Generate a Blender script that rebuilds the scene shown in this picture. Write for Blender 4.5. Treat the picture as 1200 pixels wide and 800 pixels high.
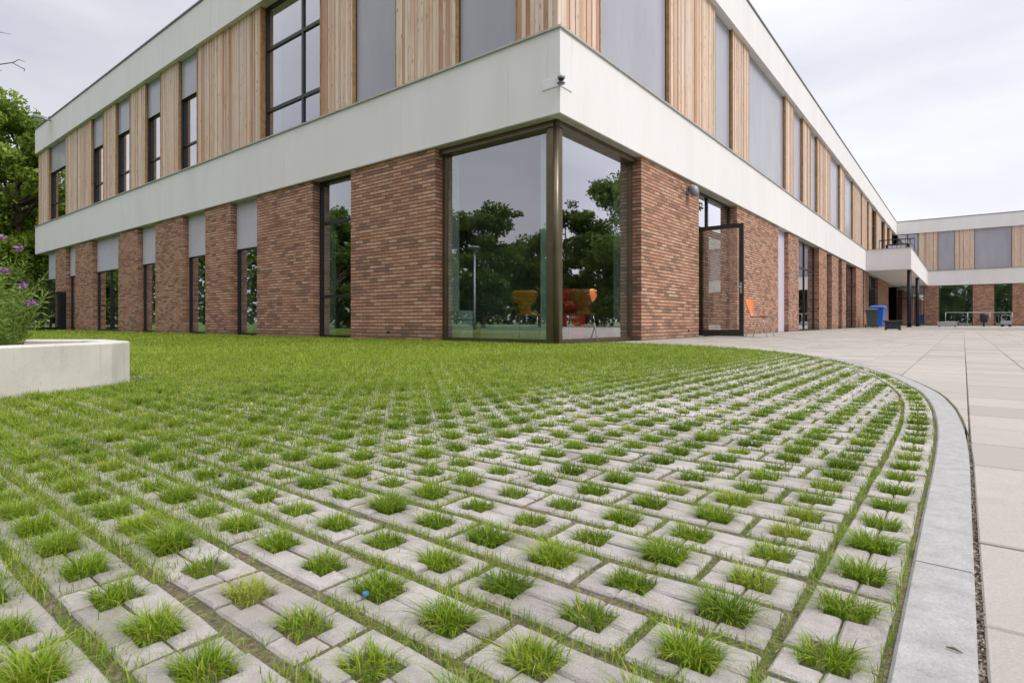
import bpy, math, random
import numpy as np
from mathutils import Vector, noise as mnoise

# ------------------------------------------------------------------ camera, sky, sun, exposure
for o in list(bpy.data.objects): bpy.data.objects.remove(o, do_unlink=True)
SC = bpy.context.scene
COL = SC.collection
TH = math.atan(529/670); S_, C_ = math.sin(TH), math.cos(TH)
H = .34; HZ = 376.5; FP = 670.0
cd = bpy.data.cameras.new('camera'); cam = bpy.data.objects.new('camera', cd); COL.objects.link(cam)
cam.location = (0, 0, H); cam.rotation_euler = (math.radians(90), 0, TH)
cd.sensor_width = 36; cd.lens = 36*FP/1200; cd.shift_y = -(400-HZ)/1200
cd.clip_start = .02; cd.clip_end = 2000
cd.dof.use_dof = True; cd.dof.focus_distance = 1.7; cd.dof.aperture_fstop = 16
SC.camera = cam
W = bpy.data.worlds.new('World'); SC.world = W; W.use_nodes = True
SUN_EL, SUN_AZ = math.radians(48), math.radians(0)      # azimuth measured from +X towards +Y
sun_dir = Vector((math.cos(SUN_EL)*math.cos(SUN_AZ), math.cos(SUN_EL)*math.sin(SUN_AZ), math.sin(SUN_EL)))
def world():
    t = W.node_tree; n = t.nodes; l = t.links; n.clear()
    out = n.new('ShaderNodeOutputWorld'); bg = n.new('ShaderNodeBackground'); bg.inputs[1].default_value = .1
    sky = n.new('ShaderNodeTexSky'); sky.sky_type = 'NISHITA'; sky.sun_disc = False
    sky.sun_elevation = SUN_EL; sky.sun_rotation = math.radians(90) - SUN_AZ
    tc = n.new('ShaderNodeTexCoord')
    mp = n.new('ShaderNodeMapping'); mp.inputs['Scale'].default_value = (1.2, 1.2, 3.6)
    l.new(tc.outputs['Generated'], mp.inputs[0])
    nz = n.new('ShaderNodeTexNoise'); nz.inputs['Scale'].default_value = 1.6; nz.inputs['Detail'].default_value = 6
    nz.inputs['Roughness'].default_value = .52; nz.inputs['Distortion'].default_value = .25
    l.new(mp.outputs[0], nz.inputs[0])
    rp = n.new('ShaderNodeValToRGB'); e = rp.color_ramp.elements
    e[0].position = .3; e[0].color = (.57, .58, .66, 1); e[1].position = .68; e[1].color = (.82, .81, .825, 1)
    l.new(nz.outputs[0], rp.inputs[0])
    # an overcast sky is brightest round the hidden sun
    dt = n.new('ShaderNodeVectorMath'); dt.operation = 'DOT_PRODUCT'
    dt.inputs[1].default_value = (math.cos(.75), math.sin(.75), .12)
    l.new(tc.outputs['Generated'], dt.inputs[0])
    mr = n.new('ShaderNodeMapRange'); mr.inputs[1].default_value = -1; mr.inputs[2].default_value = 1
    mr.inputs[3].default_value = 6.3; mr.inputs[4].default_value = 9.8
    l.new(dt.outputs['Value'], mr.inputs[0])
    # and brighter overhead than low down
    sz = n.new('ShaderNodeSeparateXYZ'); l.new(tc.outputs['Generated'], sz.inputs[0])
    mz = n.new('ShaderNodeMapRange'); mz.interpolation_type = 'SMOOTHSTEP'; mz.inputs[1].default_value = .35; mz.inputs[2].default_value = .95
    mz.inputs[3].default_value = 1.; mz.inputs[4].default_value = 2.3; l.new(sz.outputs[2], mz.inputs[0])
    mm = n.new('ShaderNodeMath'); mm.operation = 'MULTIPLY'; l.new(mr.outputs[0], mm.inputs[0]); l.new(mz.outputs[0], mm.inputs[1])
    sc = n.new('ShaderNodeVectorMath'); sc.operation = 'SCALE'
    l.new(rp.outputs[0], sc.inputs[0]); l.new(mm.outputs[0], sc.inputs['Scale'])
    mx = n.new('ShaderNodeMix'); mx.data_type = 'RGBA'; mx.inputs[0].default_value = .9
    l.new(sky.outputs[0], mx.inputs[6]); l.new(sc.outputs[0], mx.inputs[7])
    l.new(mx.outputs[2], bg.inputs[0]); l.new(bg.outputs[0], out.inputs[0])
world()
sl = bpy.data.lights.new('sun', 'SUN'); sl.energy = 1.4; sl.angle = math.radians(22); sl.color = (1, .95, .88)
so = bpy.data.objects.new('sun', sl); COL.objects.link(so)
so.rotation_euler = (-sun_dir).to_track_quat('-Z', 'Y').to_euler(); so.location = (20, 0, 30)
SC.view_settings.view_transform = 'Standard'; SC.view_settings.look = 'None'
SC.view_settings.exposure = .58; SC.view_settings.gamma = 1
SC.render.engine = 'CYCLES'
try:
    SC.cycles.max_bounces = 8; SC.cycles.transparent_max_bounces = 16; SC.cycles.caustics_reflective = False; SC.cycles.caustics_refractive = False
except Exception: pass

# ------------------------------------------------------------------ image <-> place helpers (survey of the site)
def G(px, py, z=0):
    d = FP*(H-z)/(py-HZ); r = (px-600)/FP*d
    return (-d*S_+r*C_, d*C_+r*S_)
def RD(r, d): return (-d*S_+r*C_, d*C_+r*S_)
def toRD(x, y): return (x*C_+y*S_, -x*S_+y*C_)
CX, CY = G(655, 404.5)
Z1, Z2, Z3, Z4 = 3.285, 4.51, 7.70, 8.80
YW = 58.5

# ------------------------------------------------------------------ node helpers
def mat(name):
    m = bpy.data.materials.new(name); m.use_nodes = True
    t = m.node_tree; b = t.nodes['Principled BSDF']
    return m, t, b
def N(t, kind, **kw):
    n = t.nodes.new(kind)
    for k, v in kw.items():
        if k.startswith('i_'):
            key = k[2:]; key = int(key) if key.isdigit() else key.replace('_', ' ')
            n.inputs[key].default_value = v
        else: setattr(n, k, v)
    return n
def ramp(t, fac, stops, interp='LINEAR'):
    r = t.nodes.new('ShaderNodeValToRGB'); r.color_ramp.interpolation = interp
    e = r.color_ramp.elements
    while len(e) < len(stops): e.new(.5)
    for i, (p, c) in enumerate(stops):
        e[i].position = p; e[i].color = (*c, 1) if len(c) == 3 else c
    t.links.new(fac, r.inputs[0]); return r.outputs[0]
def mix(t, fac, a, b, mode='MIX'):
    m = t.nodes.new('ShaderNodeMix'); m.data_type = 'RGBA'; m.blend_type = mode
    for idx, v in ((0, fac), (6, a), (7, b)):
        if hasattr(v, 'node'): t.links.new(v, m.inputs[idx])
        else: m.inputs[idx].default_value = v if idx == 0 else (*v, 1)
    return m.outputs[2]
def math_(t, op, a, b=0.):
    m = t.nodes.new('ShaderNodeMath'); m.operation = op
    for i, v in enumerate((a, b)):
        if hasattr(v, 'node'): t.links.new(v, m.inputs[i])
        else: m.inputs[i].default_value = v
    return m.outputs[0]
def coords(t): return t.nodes.new('ShaderNodeTexCoord').outputs['Object']
def noise(t, vec, scale, detail=4, rough=.55, dist=0):
    n = N(t, 'ShaderNodeTexNoise', i_Scale=scale, i_Detail=detail, i_Roughness=rough, i_Distortion=dist)
    t.links.new(vec, n.inputs[0]); return n.outputs[0]
def mapping(t, vec, scale):
    m = N(t, 'ShaderNodeMapping'); m.inputs['Scale'].default_value = scale
    t.links.new(vec, m.inputs[0]); return m.outputs[0]
def bump(t, b, h, strength, dist=.01):
    n = N(t, 'ShaderNodeBump', i_Strength=strength, i_Distance=dist)
    t.links.new(h, n.inputs['Height']); t.links.new(n.outputs[0], b.inputs['Normal'])
def rnd_attr(t):
    a = N(t, 'ShaderNodeAttribute', attribute_name='rnd'); return a.outputs['Fac']
def simple(name, col, rough=.6, metal=0., var=.12, scale=6., bmp=0., spec=.5):
    m, t, b = mat(name); v = coords(t)
    n = noise(t, v, scale, 5)
    c = ramp(t, n, [(.3, tuple(x*(1-var) for x in col)), (.7, tuple(min(1, x*(1+var)) for x in col))])
    t.links.new(c, b.inputs['Base Color'])
    b.inputs['Roughness'].default_value = rough; b.inputs['Metallic'].default_value = metal
    b.inputs['Specular IOR Level'].default_value = spec
    if bmp: bump(t, b, noise(t, v, scale*12, 4), bmp, .004)
    return m

M = {}
def make_materials():
    # brick: long thin tan, red and dark bricks with recessed pale mortar
    m, t, b = mat('brick'); v = coords(t)
    sx = N(t, 'ShaderNodeSeparateXYZ'); t.links.new(v, sx.inputs[0])
    u = math_(t, 'ADD', sx.outputs[0], sx.outputs[1])
    cb = N(t, 'ShaderNodeCombineXYZ'); t.links.new(math_(t, 'MULTIPLY', u, 2.), cb.inputs[0]); t.links.new(sx.outputs[2], cb.inputs[1])
    br = N(t, 'ShaderNodeTexBrick', i_Scale=1., i_Mortar_Size=.0095, i_Mortar_Smooth=.25, i_Bias=0.)
    br.inputs['Brick Width'].default_value = .44; br.inputs['Row Height'].default_value = .063
    br.inputs['Color1'].default_value = (0, 0, 0, 1); br.inputs['Color2'].default_value = (1, 1, 1, 1)
    br.inputs['Mortar'].default_value = (.5, .5, .5, 1)
    t.links.new(cb.outputs[0], br.inputs[0])
    big = noise(t, cb.outputs[0], 1.6, 3)
    fac = math_(t, 'ADD', math_(t, 'MULTIPLY', br.outputs[0], .85), math_(t, 'MULTIPLY', math_(t, 'SUBTRACT', big, .42), .5))
    col = ramp(t, fac, [(0., (.21, .13, .095)), (.15, (.30, .165, .115)), (.30, (.43, .205, .135)), (.50, (.49, .255, .165)),
                        (.70, (.53, .295, .195)), (.86, (.57, .36, .245)), (1., (.46, .29, .20))])
    fine = noise(t, v, 60, 4)
    col = mix(t, .5, col, ramp(t, fine, [(.3, (.35, .35, .35)), (.7, (.66, .66, .66))]), 'OVERLAY')
    col = mix(t, br.outputs['Fac'], col, (.115, .075, .05))
    gz = N(t, 'ShaderNodeMapRange'); gz.inputs[1].default_value = .0; gz.inputs[2].default_value = .45; gz.inputs[3].default_value = .75; gz.inputs[4].default_value = 0.
    t.links.new(math_(t, 'ADD', sx.outputs[2], math_(t, 'MULTIPLY', noise(t, v, 3.5, 4), .35)), gz.inputs[0])
    col = mix(t, gz.outputs[0], col, (.10, .085, .055))
    t.links.new(col, b.inputs['Base Color']); b.inputs['Roughness'].default_value = .88
    h = math_(t, 'ADD', math_(t, 'SUBTRACT', 1., br.outputs['Fac']), math_(t, 'MULTIPLY', fine, .35))
    bump(t, b, h, .9, .012); M['brick'] = m
    # stucco
    m, t, b = mat('white_render'); v = coords(t)
    n1 = noise(t, mapping(t, v, (.5, .5, .12)), 3, 5); n2 = noise(t, v, 180, 3)
    col = ramp(t, n1, [(.25, (.73, .71, .70)), (.6, (.79, .77, .765))])
    st = noise(t, mapping(t, v, (5, 5, .25)), 2.2, 5)
    col = mix(t, ramp(t, st, [(.60, (0, 0, 0)), (.8, (.35, .35, .35))]), col, (.5, .5, .48))
    t.links.new(col, b.inputs['Base Color']); b.inputs['Roughness'].default_value = .85
    bump(t, b, n2, .25, .003); M['render'] = m
    # larch boards
    m, t, b = mat('larch_boards'); v = coords(t); r = rnd_attr(t)
    cmb = N(t, 'ShaderNodeCombineXYZ'); t.links.new(math_(t, 'MULTIPLY', r, 37.), cmb.inputs[2])
    ad = N(t, 'ShaderNodeVectorMath', operation='ADD'); t.links.new(v, ad.inputs[0]); t.links.new(cmb.outputs[0], ad.inputs[1])
    gr = noise(t, mapping(t, ad.outputs[0], (22, 22, .8)), 3, 6, .62, .4)
    base = ramp(t, r, [(0, (.40, .22, .13)), (.15, (.56, .35, .22)), (.3, (.68, .48, .36)), (.55, (.72, .55, .43)), (.8, (.79, .65, .53)), (1, (.67, .55, .46))])
    base = mix(t, .6, base, ramp(t, gr, [(.25, (.3, .27, .25)), (.5, (.5, .5, .5)), (.75, (.64, .64, .64))]), 'OVERLAY')
    kn = N(t, 'ShaderNodeTexVoronoi', i_Scale=1.); t.links.new(mapping(t, ad.outputs[0], (13, 13, 3.2)), kn.inputs[0])
    kf = ramp(t, kn.outputs[0], [(.09, (.9, .9, .9)), (.19, (0, 0, 0))])
    base = mix(t, kf, base, (.22, .10, .055))
    bl = noise(t, mapping(t, ad.outputs[0], (3, 3, 1.1)), 1.2, 3)
    base = mix(t, ramp(t, bl, [(.42, (0, 0, 0)), (.7, (.55, .55, .55))]), base, (.56, .35, .24))
    wv = noise(t, mapping(t, v, (1, 1, .4)), 1.1, 3)
    base = mix(t, ramp(t, wv, [(.45, (0, 0, 0)), (.75, (.4, .4, .4))]), base, (.58, .54, .50))
    t.links.new(base, b.inputs['Base Color']); b.inputs['Roughness'].default_value = .75
    bump(t, b, gr, .3, .003); M['timber'] = m
    M['timber_edge'] = simple('larch_edge', (.38, .21, .09), .7, var=.3, scale=9)  # reveal boards: the shade of the recess is put into the darker colour
    # glass
    m = bpy.data.materials.new('coated_glass'); m.use_nodes = True; t = m.node_tree; t.nodes.clear()
    out = N(t, 'ShaderNodeOutputMaterial'); mx = N(t, 'ShaderNodeMixShader')
    tr = N(t, 'ShaderNodeBsdfTransparent'); tr.inputs[0].default_value = (.88, .95, .92, 1)
    gl = N(t, 'ShaderNodeBsdfGlossy', i_Roughness=0.); gl.inputs[0].default_value = (.86, .86, .92, 1)
    fr = N(t, 'ShaderNodeFresnel', i_IOR=1.55)
    f2 = math_(t, 'MINIMUM', math_(t, 'ADD', math_(t, 'MULTIPLY', fr.outputs[0], 3.6), .25), 1.)
    ge = N(t, 'ShaderNodeNewGeometry')   # only the outer skin of each pane mirrors
    f2 = math_(t, 'MULTIPLY', f2, math_(t, 'SUBTRACT', 1., ge.outputs['Backfacing']))
    v = coords(t); bp = N(t, 'ShaderNodeBump', i_Strength=.02, i_Distance=.01)
    t.links.new(noise(t, v, 1.2, 1), bp.inputs['Height']); t.links.new(bp.outputs[0], gl.inputs['Normal'])
    t.links.new(f2, mx.inputs[0]); t.links.new(tr.outputs[0], mx.inputs[1]); t.links.new(gl.outputs[0], mx.inputs[2])
    t.links.new(mx.outputs[0], out.inputs[0]); M['glass'] = m
    # roller screens
    m, t, b = mat('screen_fabric'); v = coords(t)
    n1 = noise(t, mapping(t, v, (1, 1, .35)), 1.3, 3)
    t.links.new(ramp(t, n1, [(.3, (.31, .31, .36)), (.7, (.38, .38, .43))]), b.inputs['Base Color'])
    b.inputs['Roughness'].default_value = .22; b.inputs['Specular IOR Level'].default_value = .8
    bump(t, b, noise(t, mapping(t, v, (2.5, 2.5, .25)), 1.4, 2), .35, .03); M['screen'] = m
    M['panel'] = simple('pale_panel', (.56, .53, .61), .5, var=.05, scale=2)
    M['frame'] = simple('dark_frame', (.028, .028, .032), .4, .3)
    M['bronze'] = simple('bronze_frame', (.16, .13, .085), .35, .75, .12)
    M['coping'] = simple('coping', (.42, .43, .40), .5, .2)
    M['darkcoping'] = simple('dark_coping', (.13, .13, .14), .5, .4)
    M['soffit'] = simple('soffit', (.50, .50, .44), .8)
    M['inside'] = simple('interior_paint', (.30, .33, .32), .8)
    M['lining'] = simple('interior_lining', (.62, .70, .66), .6)
    M['insidefloor'] = simple('interior_floor', (.33, .34, .33), .3)
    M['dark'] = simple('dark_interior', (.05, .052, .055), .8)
    M['roof'] = simple('roof_felt', (.12, .12, .12), .9)
    m, t, b = mat('lit_panel'); b.inputs['Emission Color'].default_value = (1, .97, .9, 1); b.inputs['Emission Strength'].default_value = 2.6; M['lit'] = m
    # concrete paver
    m, t, b = mat('paver_concrete'); v = coords(t); r = rnd_attr(t)
    big = noise(t, v, 2.2, 4); mid = noise(t, v, 38, 6, .65); fine = noise(t, v, 420, 4, .7)
    base = ramp(t, r, [(0, (.40, .365, .345)), (.5, (.52, .48, .46)), (1, (.61, .57, .55))])
    base = mix(t, .65, base, ramp(t, mid, [(.3, (.38, .37, .36)), (.7, (.60, .60, .60))]), 'OVERLAY')
    base = mix(t, .55, base, ramp(t, fine, [(.3, (.34, .34, .34)), (.68, (.62, .62, .62))]), 'OVERLAY')
    base = mix(t, ramp(t, mid, [(.60, (0, 0, 0)), (.78, (.5, .5, .5))]), base, (.30, .27, .20))
    base = mix(t, ramp(t, big, [(.5, (0, 0, 0)), (.72, (.45, .45, .45))]), base, (.34, .32, .25))
    t.links.new(base, b.inputs['Base Color']); b.inputs['Roughness'].default_value = .9
    bump(t, b, math_(t, 'ADD', mid, math_(t, 'MULTIPLY', fine, .7)), 1., .006); M['paver'] = m
    # kerb concrete
    m, t, b = mat('kerb_concrete'); v = coords(t)
    mid = noise(t, v, 26, 6, .6); fine = noise(t, v, 380, 4, .7); big = noise(t, v, 3, 3)
    base = ramp(t, mid, [(.25, (.27, .268, .262)), (.7, (.39, .385, .375))])
    base = mix(t, .7, base, ramp(t, fine, [(.3, (.33, .33, .33)), (.68, (.63, .63, .63))]), 'OVERLAY')
    vo = N(t, 'ShaderNodeTexVoronoi', i_Scale=70.); t.links.new(v, vo.inputs[0])
    base = mix(t, ramp(t, vo.outputs[0], [(.05, (.6, .6, .6)), (.12, (0, 0, 0))]), base, (.13, .12, .11))
    base = mix(t, ramp(t, big, [(.5, (0, 0, 0)), (.75, (.4, .4, .4))]), base, (.33, .32, .29))
    t.links.new(base, b.inputs['Base Color']); b.inputs['Roughness'].default_value = .85
    bump(t, b, math_(t, 'ADD', mid, math_(t, 'MULTIPLY', fine, .6)), .5, .003); M['kerb'] = m
    # slabs
    m, t, b = mat('slab_concrete'); v = coords(t); r = rnd_attr(t)
    mid = noise(t, v, 9, 6, .6); fine = noise(t, v, 300, 4, .7); big = noise(t, v, .45, 4)
    base = ramp(t, r, [(0, (.31, .283, .245)), (.5, (.37, .34, .30)), (1, (.425, .395, .355))])
    base = mix(t, .6, base, ramp(t, fine, [(.3, (.36, .36, .36)), (.68, (.61, .61, .61))]), 'OVERLAY')
    base = mix(t, ramp(t, mid, [(.5, (0, 0, 0)), (.78, (.55, .55, .55))]), base, (.31, .28, .24))
    base = mix(t, ramp(t, big, [(.48, (0, 0, 0)), (.7, (.4, .4, .4))]), base, (.33, .31, .28))
    t.links.new(base, b.inputs['Base Color']); b.inputs['Roughness'].default_value = .8
    bump(t, b, math_(t, 'ADD', mid, math_(t, 'MULTIPLY', fine, .5)), .4, .003); M['slab'] = m
    # soil and moss
    m, t, b = mat('soil_moss'); v = coords(t)
    a = noise(t, v, 9, 5); c = noise(t, v, 160, 5, .7)
    base = ramp(t, c, [(.3, (.055, .042, .026)), (.5, (.16, .125, .08)), (.72, (.34, .28, .20))])
    gr = ramp(t, c, [(.3, (.03, .05, .01)), (.7, (.11, .15, .03))])
    base = mix(t, ramp(t, a, [(.42, (.05, .05, .05)), (.6, (.8, .8, .8))]), base, gr)
    base = mix(t, ramp(t, noise(t, v, 260, 2), [(.62, (0, 0, 0)), (.7, (1, 1, 1))]), base, (.30, .16, .10))
    t.links.new(base, b.inputs['Base Color']); b.inputs['Roughness'].default_value = .95
    bump(t, b, c, 1., .006); M['soil'] = m
    m, t, b = mat('grit'); v = coords(t)
    vo = N(t, 'ShaderNodeTexVoronoi', i_Scale=260.); t.links.new(v, vo.inputs[0])
    t.links.new(ramp(t, vo.outputs['Color'], [(.2, (.07, .055, .04)), (.5, (.22, .18, .13)), (.8, (.42, .37, .30))]), b.inputs['Base Color'])
    b.inputs['Roughness'].default_value = .95; bump(t, b, vo.outputs[0], .8, .004); M['grit'] = m
    m, t, b = mat('far_turf'); v = coords(t)
    a = noise(t, v, .25, 5); c = noise(t, v, 6, 6, .7)
    base = mix(t, .6, ramp(t, a, [(.35, (.05, .10, .015)), (.65, (.09, .15, .03))]), ramp(t, c, [(.3, (.35, .35, .35)), (.7, (.65, .65, .65))]), 'OVERLAY')
    t.links.new(base, b.inputs['Base Color']); b.inputs['Roughness'].default_value = .95; M['turf'] = m
    # foliage with per-face tint and translucency
    def leafy(name, stops, transl=.35, rough=.55, spec=.3):
        m, t, b = mat(name); r = rnd_attr(t)
        c = ramp(t, r, stops); t.links.new(c, b.inputs['Base Color'])
        b.inputs['Roughness'].default_value = rough; b.inputs['Specular IOR Level'].default_value = spec
        tl = N(t, 'ShaderNodeBsdfTranslucent'); t.links.new(mix(t, .5, c, (.16, .26, .02)), tl.inputs[0])
        mx = N(t, 'ShaderNodeMixShader'); mx.inputs[0].default_value = transl
        out = t.nodes['Material Output']
        t.links.new(b.outputs[0], mx.inputs[1]); t.links.new(tl.outputs[0], mx.inputs[2]); t.links.new(mx.outputs[0], out.inputs[0])
        return m
    M['grass'] = leafy('grass_blades', [(0, (.065, .125, .005)), (.3, (.14, .24, .008)), (.6, (.245, .365, .016)), (.86, (.37, .46, .035)), (.93, (.40, .39, .09)), (1, (.55, .46, .20))], .38, .5, .35)
    M['leaves'] = leafy('tree_leaves', [(0, (.09, .15, .02)), (.5, (.23, .33, .04)), (1, (.40, .50, .10))], .5)
    M['darkleaves'] = leafy('dark_leaves', [(0, (.04, .075, .014)), (.5, (.09, .155, .028)), (1, (.17, .25, .05))], .45)
    M['herb'] = leafy('herb_leaves', [(0, (.10, .18, .03)), (.5, (.20, .30, .05)), (1, (.34, .42, .11))], .35)
    M['purple'] = leafy('purple_petals', [(0, (.28, .08, .35)), (1, (.50, .20, .58))], .2)
    M['bark'] = simple('bark', (.13, .10, .07), .9, var=.35, scale=7, bmp=.8)
    M['twig'] = simple('twig_bark', (.11, .10, .11), .8, var=.2, scale=20)
    m, t, b = mat('planter_concrete'); v = coords(t)
    mid = noise(t, v, 7, 5, .6); fine = noise(t, v, 150, 4, .7)
    base = ramp(t, mid, [(.3, (.50, .475, .43)), (.7, (.60, .575, .53))])
    st = noise(t, mapping(t, v, (14, 14, .9)), 2, 5)
    base = mix(t, ramp(t, st, [(.56, (0, 0, 0)), (.75, (.45, .45, .45))]), base, (.38, .34, .28))
    vo = N(t, 'ShaderNodeTexVoronoi', i_Scale=55.); t.links.new(v, vo.inputs[0])
    base = mix(t, ramp(t, vo.outputs[0], [(.06, (.7, .7, .7)), (.16, (0, 0, 0))]), base, (.24, .21, .18))
    t.links.new(base, b.inputs['Base Color']); b.inputs['Roughness'].default_value = .85
    bump(t, b, fine, .4, .003); M['planter'] = m
    M['orange'] = simple('orange_shell', (.72, .20, .055), .4, var=.05)
    M['amber'] = simple('amber_shell', (.75, .26, .03), .4, var=.05)
    M['chairwood'] = simple('seat_brown', (.30, .17, .09), .5)
    M['chrome'] = simple('chrome_tube', (.62, .62, .62), .25, .9, .05)
    M['red'] = simple('red_vinyl', (.62, .03, .025), .45)
    M['black'] = simple('black_plastic', (.018, .018, .02), .5)
    M['blackmetal'] = simple('black_metal', (.02, .02, .025), .45, .4)
    M['greyplastic'] = simple('grey_plastic', (.075, .078, .082), .55)
    M['blue'] = simple('blue_plastic', (.03, .16, .62), .4)
    M['white'] = simple('white_plastic', (.75, .75, .75), .4, var=.04)
    M['lens'] = simple('dark_lens', (.01, .01, .012), .1)
    M['galv'] = simple('galvanised', (.40, .41, .42), .45, .6)
    M['lampgrey'] = simple('lamp_grey', (.22, .23, .25), .45, .3)
    M['orangepaint'] = simple('orange_paint', (.65, .14, .03), .5)
make_materials()

# ------------------------------------------------------------------ mesh builder
class MB:
    def __init__(s): s.v = []; s.f = []; s.r = []; s.sm = []
    def face(s, idx, r=.5, sm=False): s.f.append(idx); s.r.append(r); s.sm.append(sm)
    def box(s, x0, x1, y0, y1, z0, z1, r=None, bev=0.):
        r = random.random() if r is None else r
        if x0 > x1: x0, x1 = x1, x0
        if y0 > y1: y0, y1 = y1, y0
        b = len(s.v)
        if bev <= 0:
            s.v += [(x0,y0,z0),(x1,y0,z0),(x1,y1,z0),(x0,y1,z0),(x0,y0,z1),(x1,y0,z1),(x1,y1,z1),(x0,y1,z1)]
            for q in ((3,2,1,0),(4,5,6,7),(0,1,5,4),(1,2,6,5),(2,3,7,6),(3,0,4,7)): s.face(tuple(b+i for i in q), r)
        else:
            e = bev
            for (a, z) in ((e, z0), (0, z0+e), (0, z1-e), (e, z1)):
                s.v += [(x0+a,y0+a,z),(x1-a,y0+a,z),(x1-a,y1-a,z),(x0+a,y1-a,z)]
            s.face((b+3,b+2,b+1,b), r); s.face((b+12,b+13,b+14,b+15), r)
            for k in range(3):
                for i in range(4):
                    j = (i+1) % 4
                    s.face((b+4*k+i, b+4*k+j, b+4*k+4+j, b+4*k+4+i), r)
        return s
    def tube(s, pts, rad, n=8, caps=True, r=.5):
        pts = [Vector(p) for p in pts]
        rad = rad if hasattr(rad, '__len__') else [rad]*len(pts)
        b = len(s.v); prev = None
        for i, p in enumerate(pts):
            if i == 0: d = pts[1]-p
            elif i == len(pts)-1: d = p-pts[i-1]
            else: d = (pts[i+1]-p).normalized()+(p-pts[i-1]).normalized()
            d = d.normalized() if d.length > 1e-9 else Vector((0, 0, 1))
            if prev is None:
                a = Vector((0, 0, 1)) if abs(d.z) < .9 else Vector((1, 0, 0))
                u = d.cross(a).normalized()
            else: u = (prev - d*prev.dot(d)).normalized()
            prev = u; w = d.cross(u)
            for k in range(n):
                t = 2*math.pi*k/n
                s.v.append(tuple(p+(u*math.cos(t)+w*math.sin(t))*rad[i]))
        for i in range(len(pts)-1):
            for k in range(n):
                k2 = (k+1) % n
                s.face((b+i*n+k, b+i*n+k2, b+(i+1)*n+k2, b+(i+1)*n+k), r, True)
        if caps:
            s.face(tuple(b+k for k in reversed(range(n))), r); e = b+(len(pts)-1)*n
            s.face(tuple(e+k for k in range(n)), r)
        return s
    def lathe(s, prof, n=20, c=(0, 0, 0), r=.5, sm=True):
        b = len(s.v)
        for (rr, z) in prof:
            for k in range(n):
                t = 2*math.pi*k/n; s.v.append((c[0]+rr*math.cos(t), c[1]+rr*math.sin(t), c[2]+z))
        for i in range(len(prof)-1):
            for k in range(n):
                k2 = (k+1) % n; s.face((b+i*n+k, b+i*n+k2, b+(i+1)*n+k2, b+(i+1)*n+k), r, sm)
        s.face(tuple(b+k for k in reversed(range(n))), r); e = b+(len(prof)-1)*n
        s.face(tuple(e+k for k in range(n)), r)
        return s
    def prism(s, poly, z0, z1, inset=0., r=.5):
        # poly ccw list of (x,y); top edge chamfered by inset
        n = len(poly); b = len(s.v)
        s.v += [(x, y, z0) for x, y in poly]
        if inset > 0:
            s.v += [(x, y, z1-inset) for x, y in poly]
            ins = inset_poly(poly, inset)
            s.v += [(x, y, z1) for x, y in ins]; L = 2
        else:
            s.v += [(x, y, z1) for x, y in poly]; L = 1
        for k in range(L):
            for i in range(n):
                j = (i+1) % n; s.face((b+k*n+i, b+k*n+j, b+(k+1)*n+j, b+(k+1)*n+i), r)
        s.face(tuple(b+L*n+i for i in range(n)), r); s.face(tuple(b+i for i in reversed(range(n))), r)
        return s
    def build(s, name, m, parent=None):
        me = bpy.data.meshes.new(name); me.from_pydata(s.v, [], s.f)
        me.polygons.foreach_set('use_smooth', s.sm)
        a = me.attributes.new('rnd', 'FLOAT', 'FACE'); a.data.foreach_set('value', s.r)
        me.materials.append(m); me.update()
        o = bpy.data.objects.new(name, me); COL.objects.link(o)
        if parent is not None: o.parent = parent
        return o
def inset_poly(poly, d):
    n = len(poly); out = []
    for i in range(n):
        p0, p, p1 = poly[i-1], poly[i], poly[(i+1) % n]
        a = (p[0]-p0[0], p[1]-p0[1]); b = (p1[0]-p[0], p1[1]-p[1])
        la = math.hypot(*a) or 1; lb = math.hypot(*b) or 1
        na = (-a[1]/la, a[0]/la); nb = (-b[1]/lb, b[0]/lb)
        k = 1+na[0]*nb[0]+na[1]*nb[1]
        k = max(k, .4)
        out.append((p[0]+(na[0]+nb[0])/k*d, p[1]+(na[1]+nb[1])/k*d))
    return out
def tag(o, label=None, cat=None, group=None, kind=None):
    if label: o['label'] = label
    if cat: o['category'] = cat
    if group: o['group'] = group
    if kind: o['kind'] = kind
    return o
def thing(name, label, cat, loc=(0, 0, 0), rz=0, group=None):
    o = bpy.data.objects.new(name, None); COL.objects.link(o); o.location = loc; o.rotation_euler = (0, 0, rz)
    return tag(o, label, cat, group)
def np_mesh(name, V, F, rnd, m, parent=None, smooth=True):
    """V (n,3), F list of (k,width) int arrays, rnd per face"""
    me = bpy.data.meshes.new(name); me.vertices.add(len(V)); me.vertices.foreach_set('co', V.astype(np.float32).ravel())
    loops = np.concatenate([f.ravel() for f in F]); tot = np.concatenate([np.full(len(f), f.shape[1]) for f in F])
    st = np.concatenate([[0], np.cumsum(tot)[:-1]])
    me.loops.add(len(loops)); me.loops.foreach_set('vertex_index', loops.astype(np.int32))
    me.polygons.add(len(tot)); me.polygons.foreach_set('loop_start', st.astype(np.int32))
    me.polygons.foreach_set('use_smooth', np.full(len(tot), smooth))
    a = me.attributes.new('rnd', 'FLOAT', 'FACE'); a.data.foreach_set('value', rnd.astype(np.float32))
    me.materials.append(m); me.update(calc_edges=True); me.validate()
    o = bpy.data.objects.new(name, me); COL.objects.link(o)
    if parent is not None: o.parent = parent
    return o
rng = np.random.default_rng(7); random.seed(11)

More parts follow.
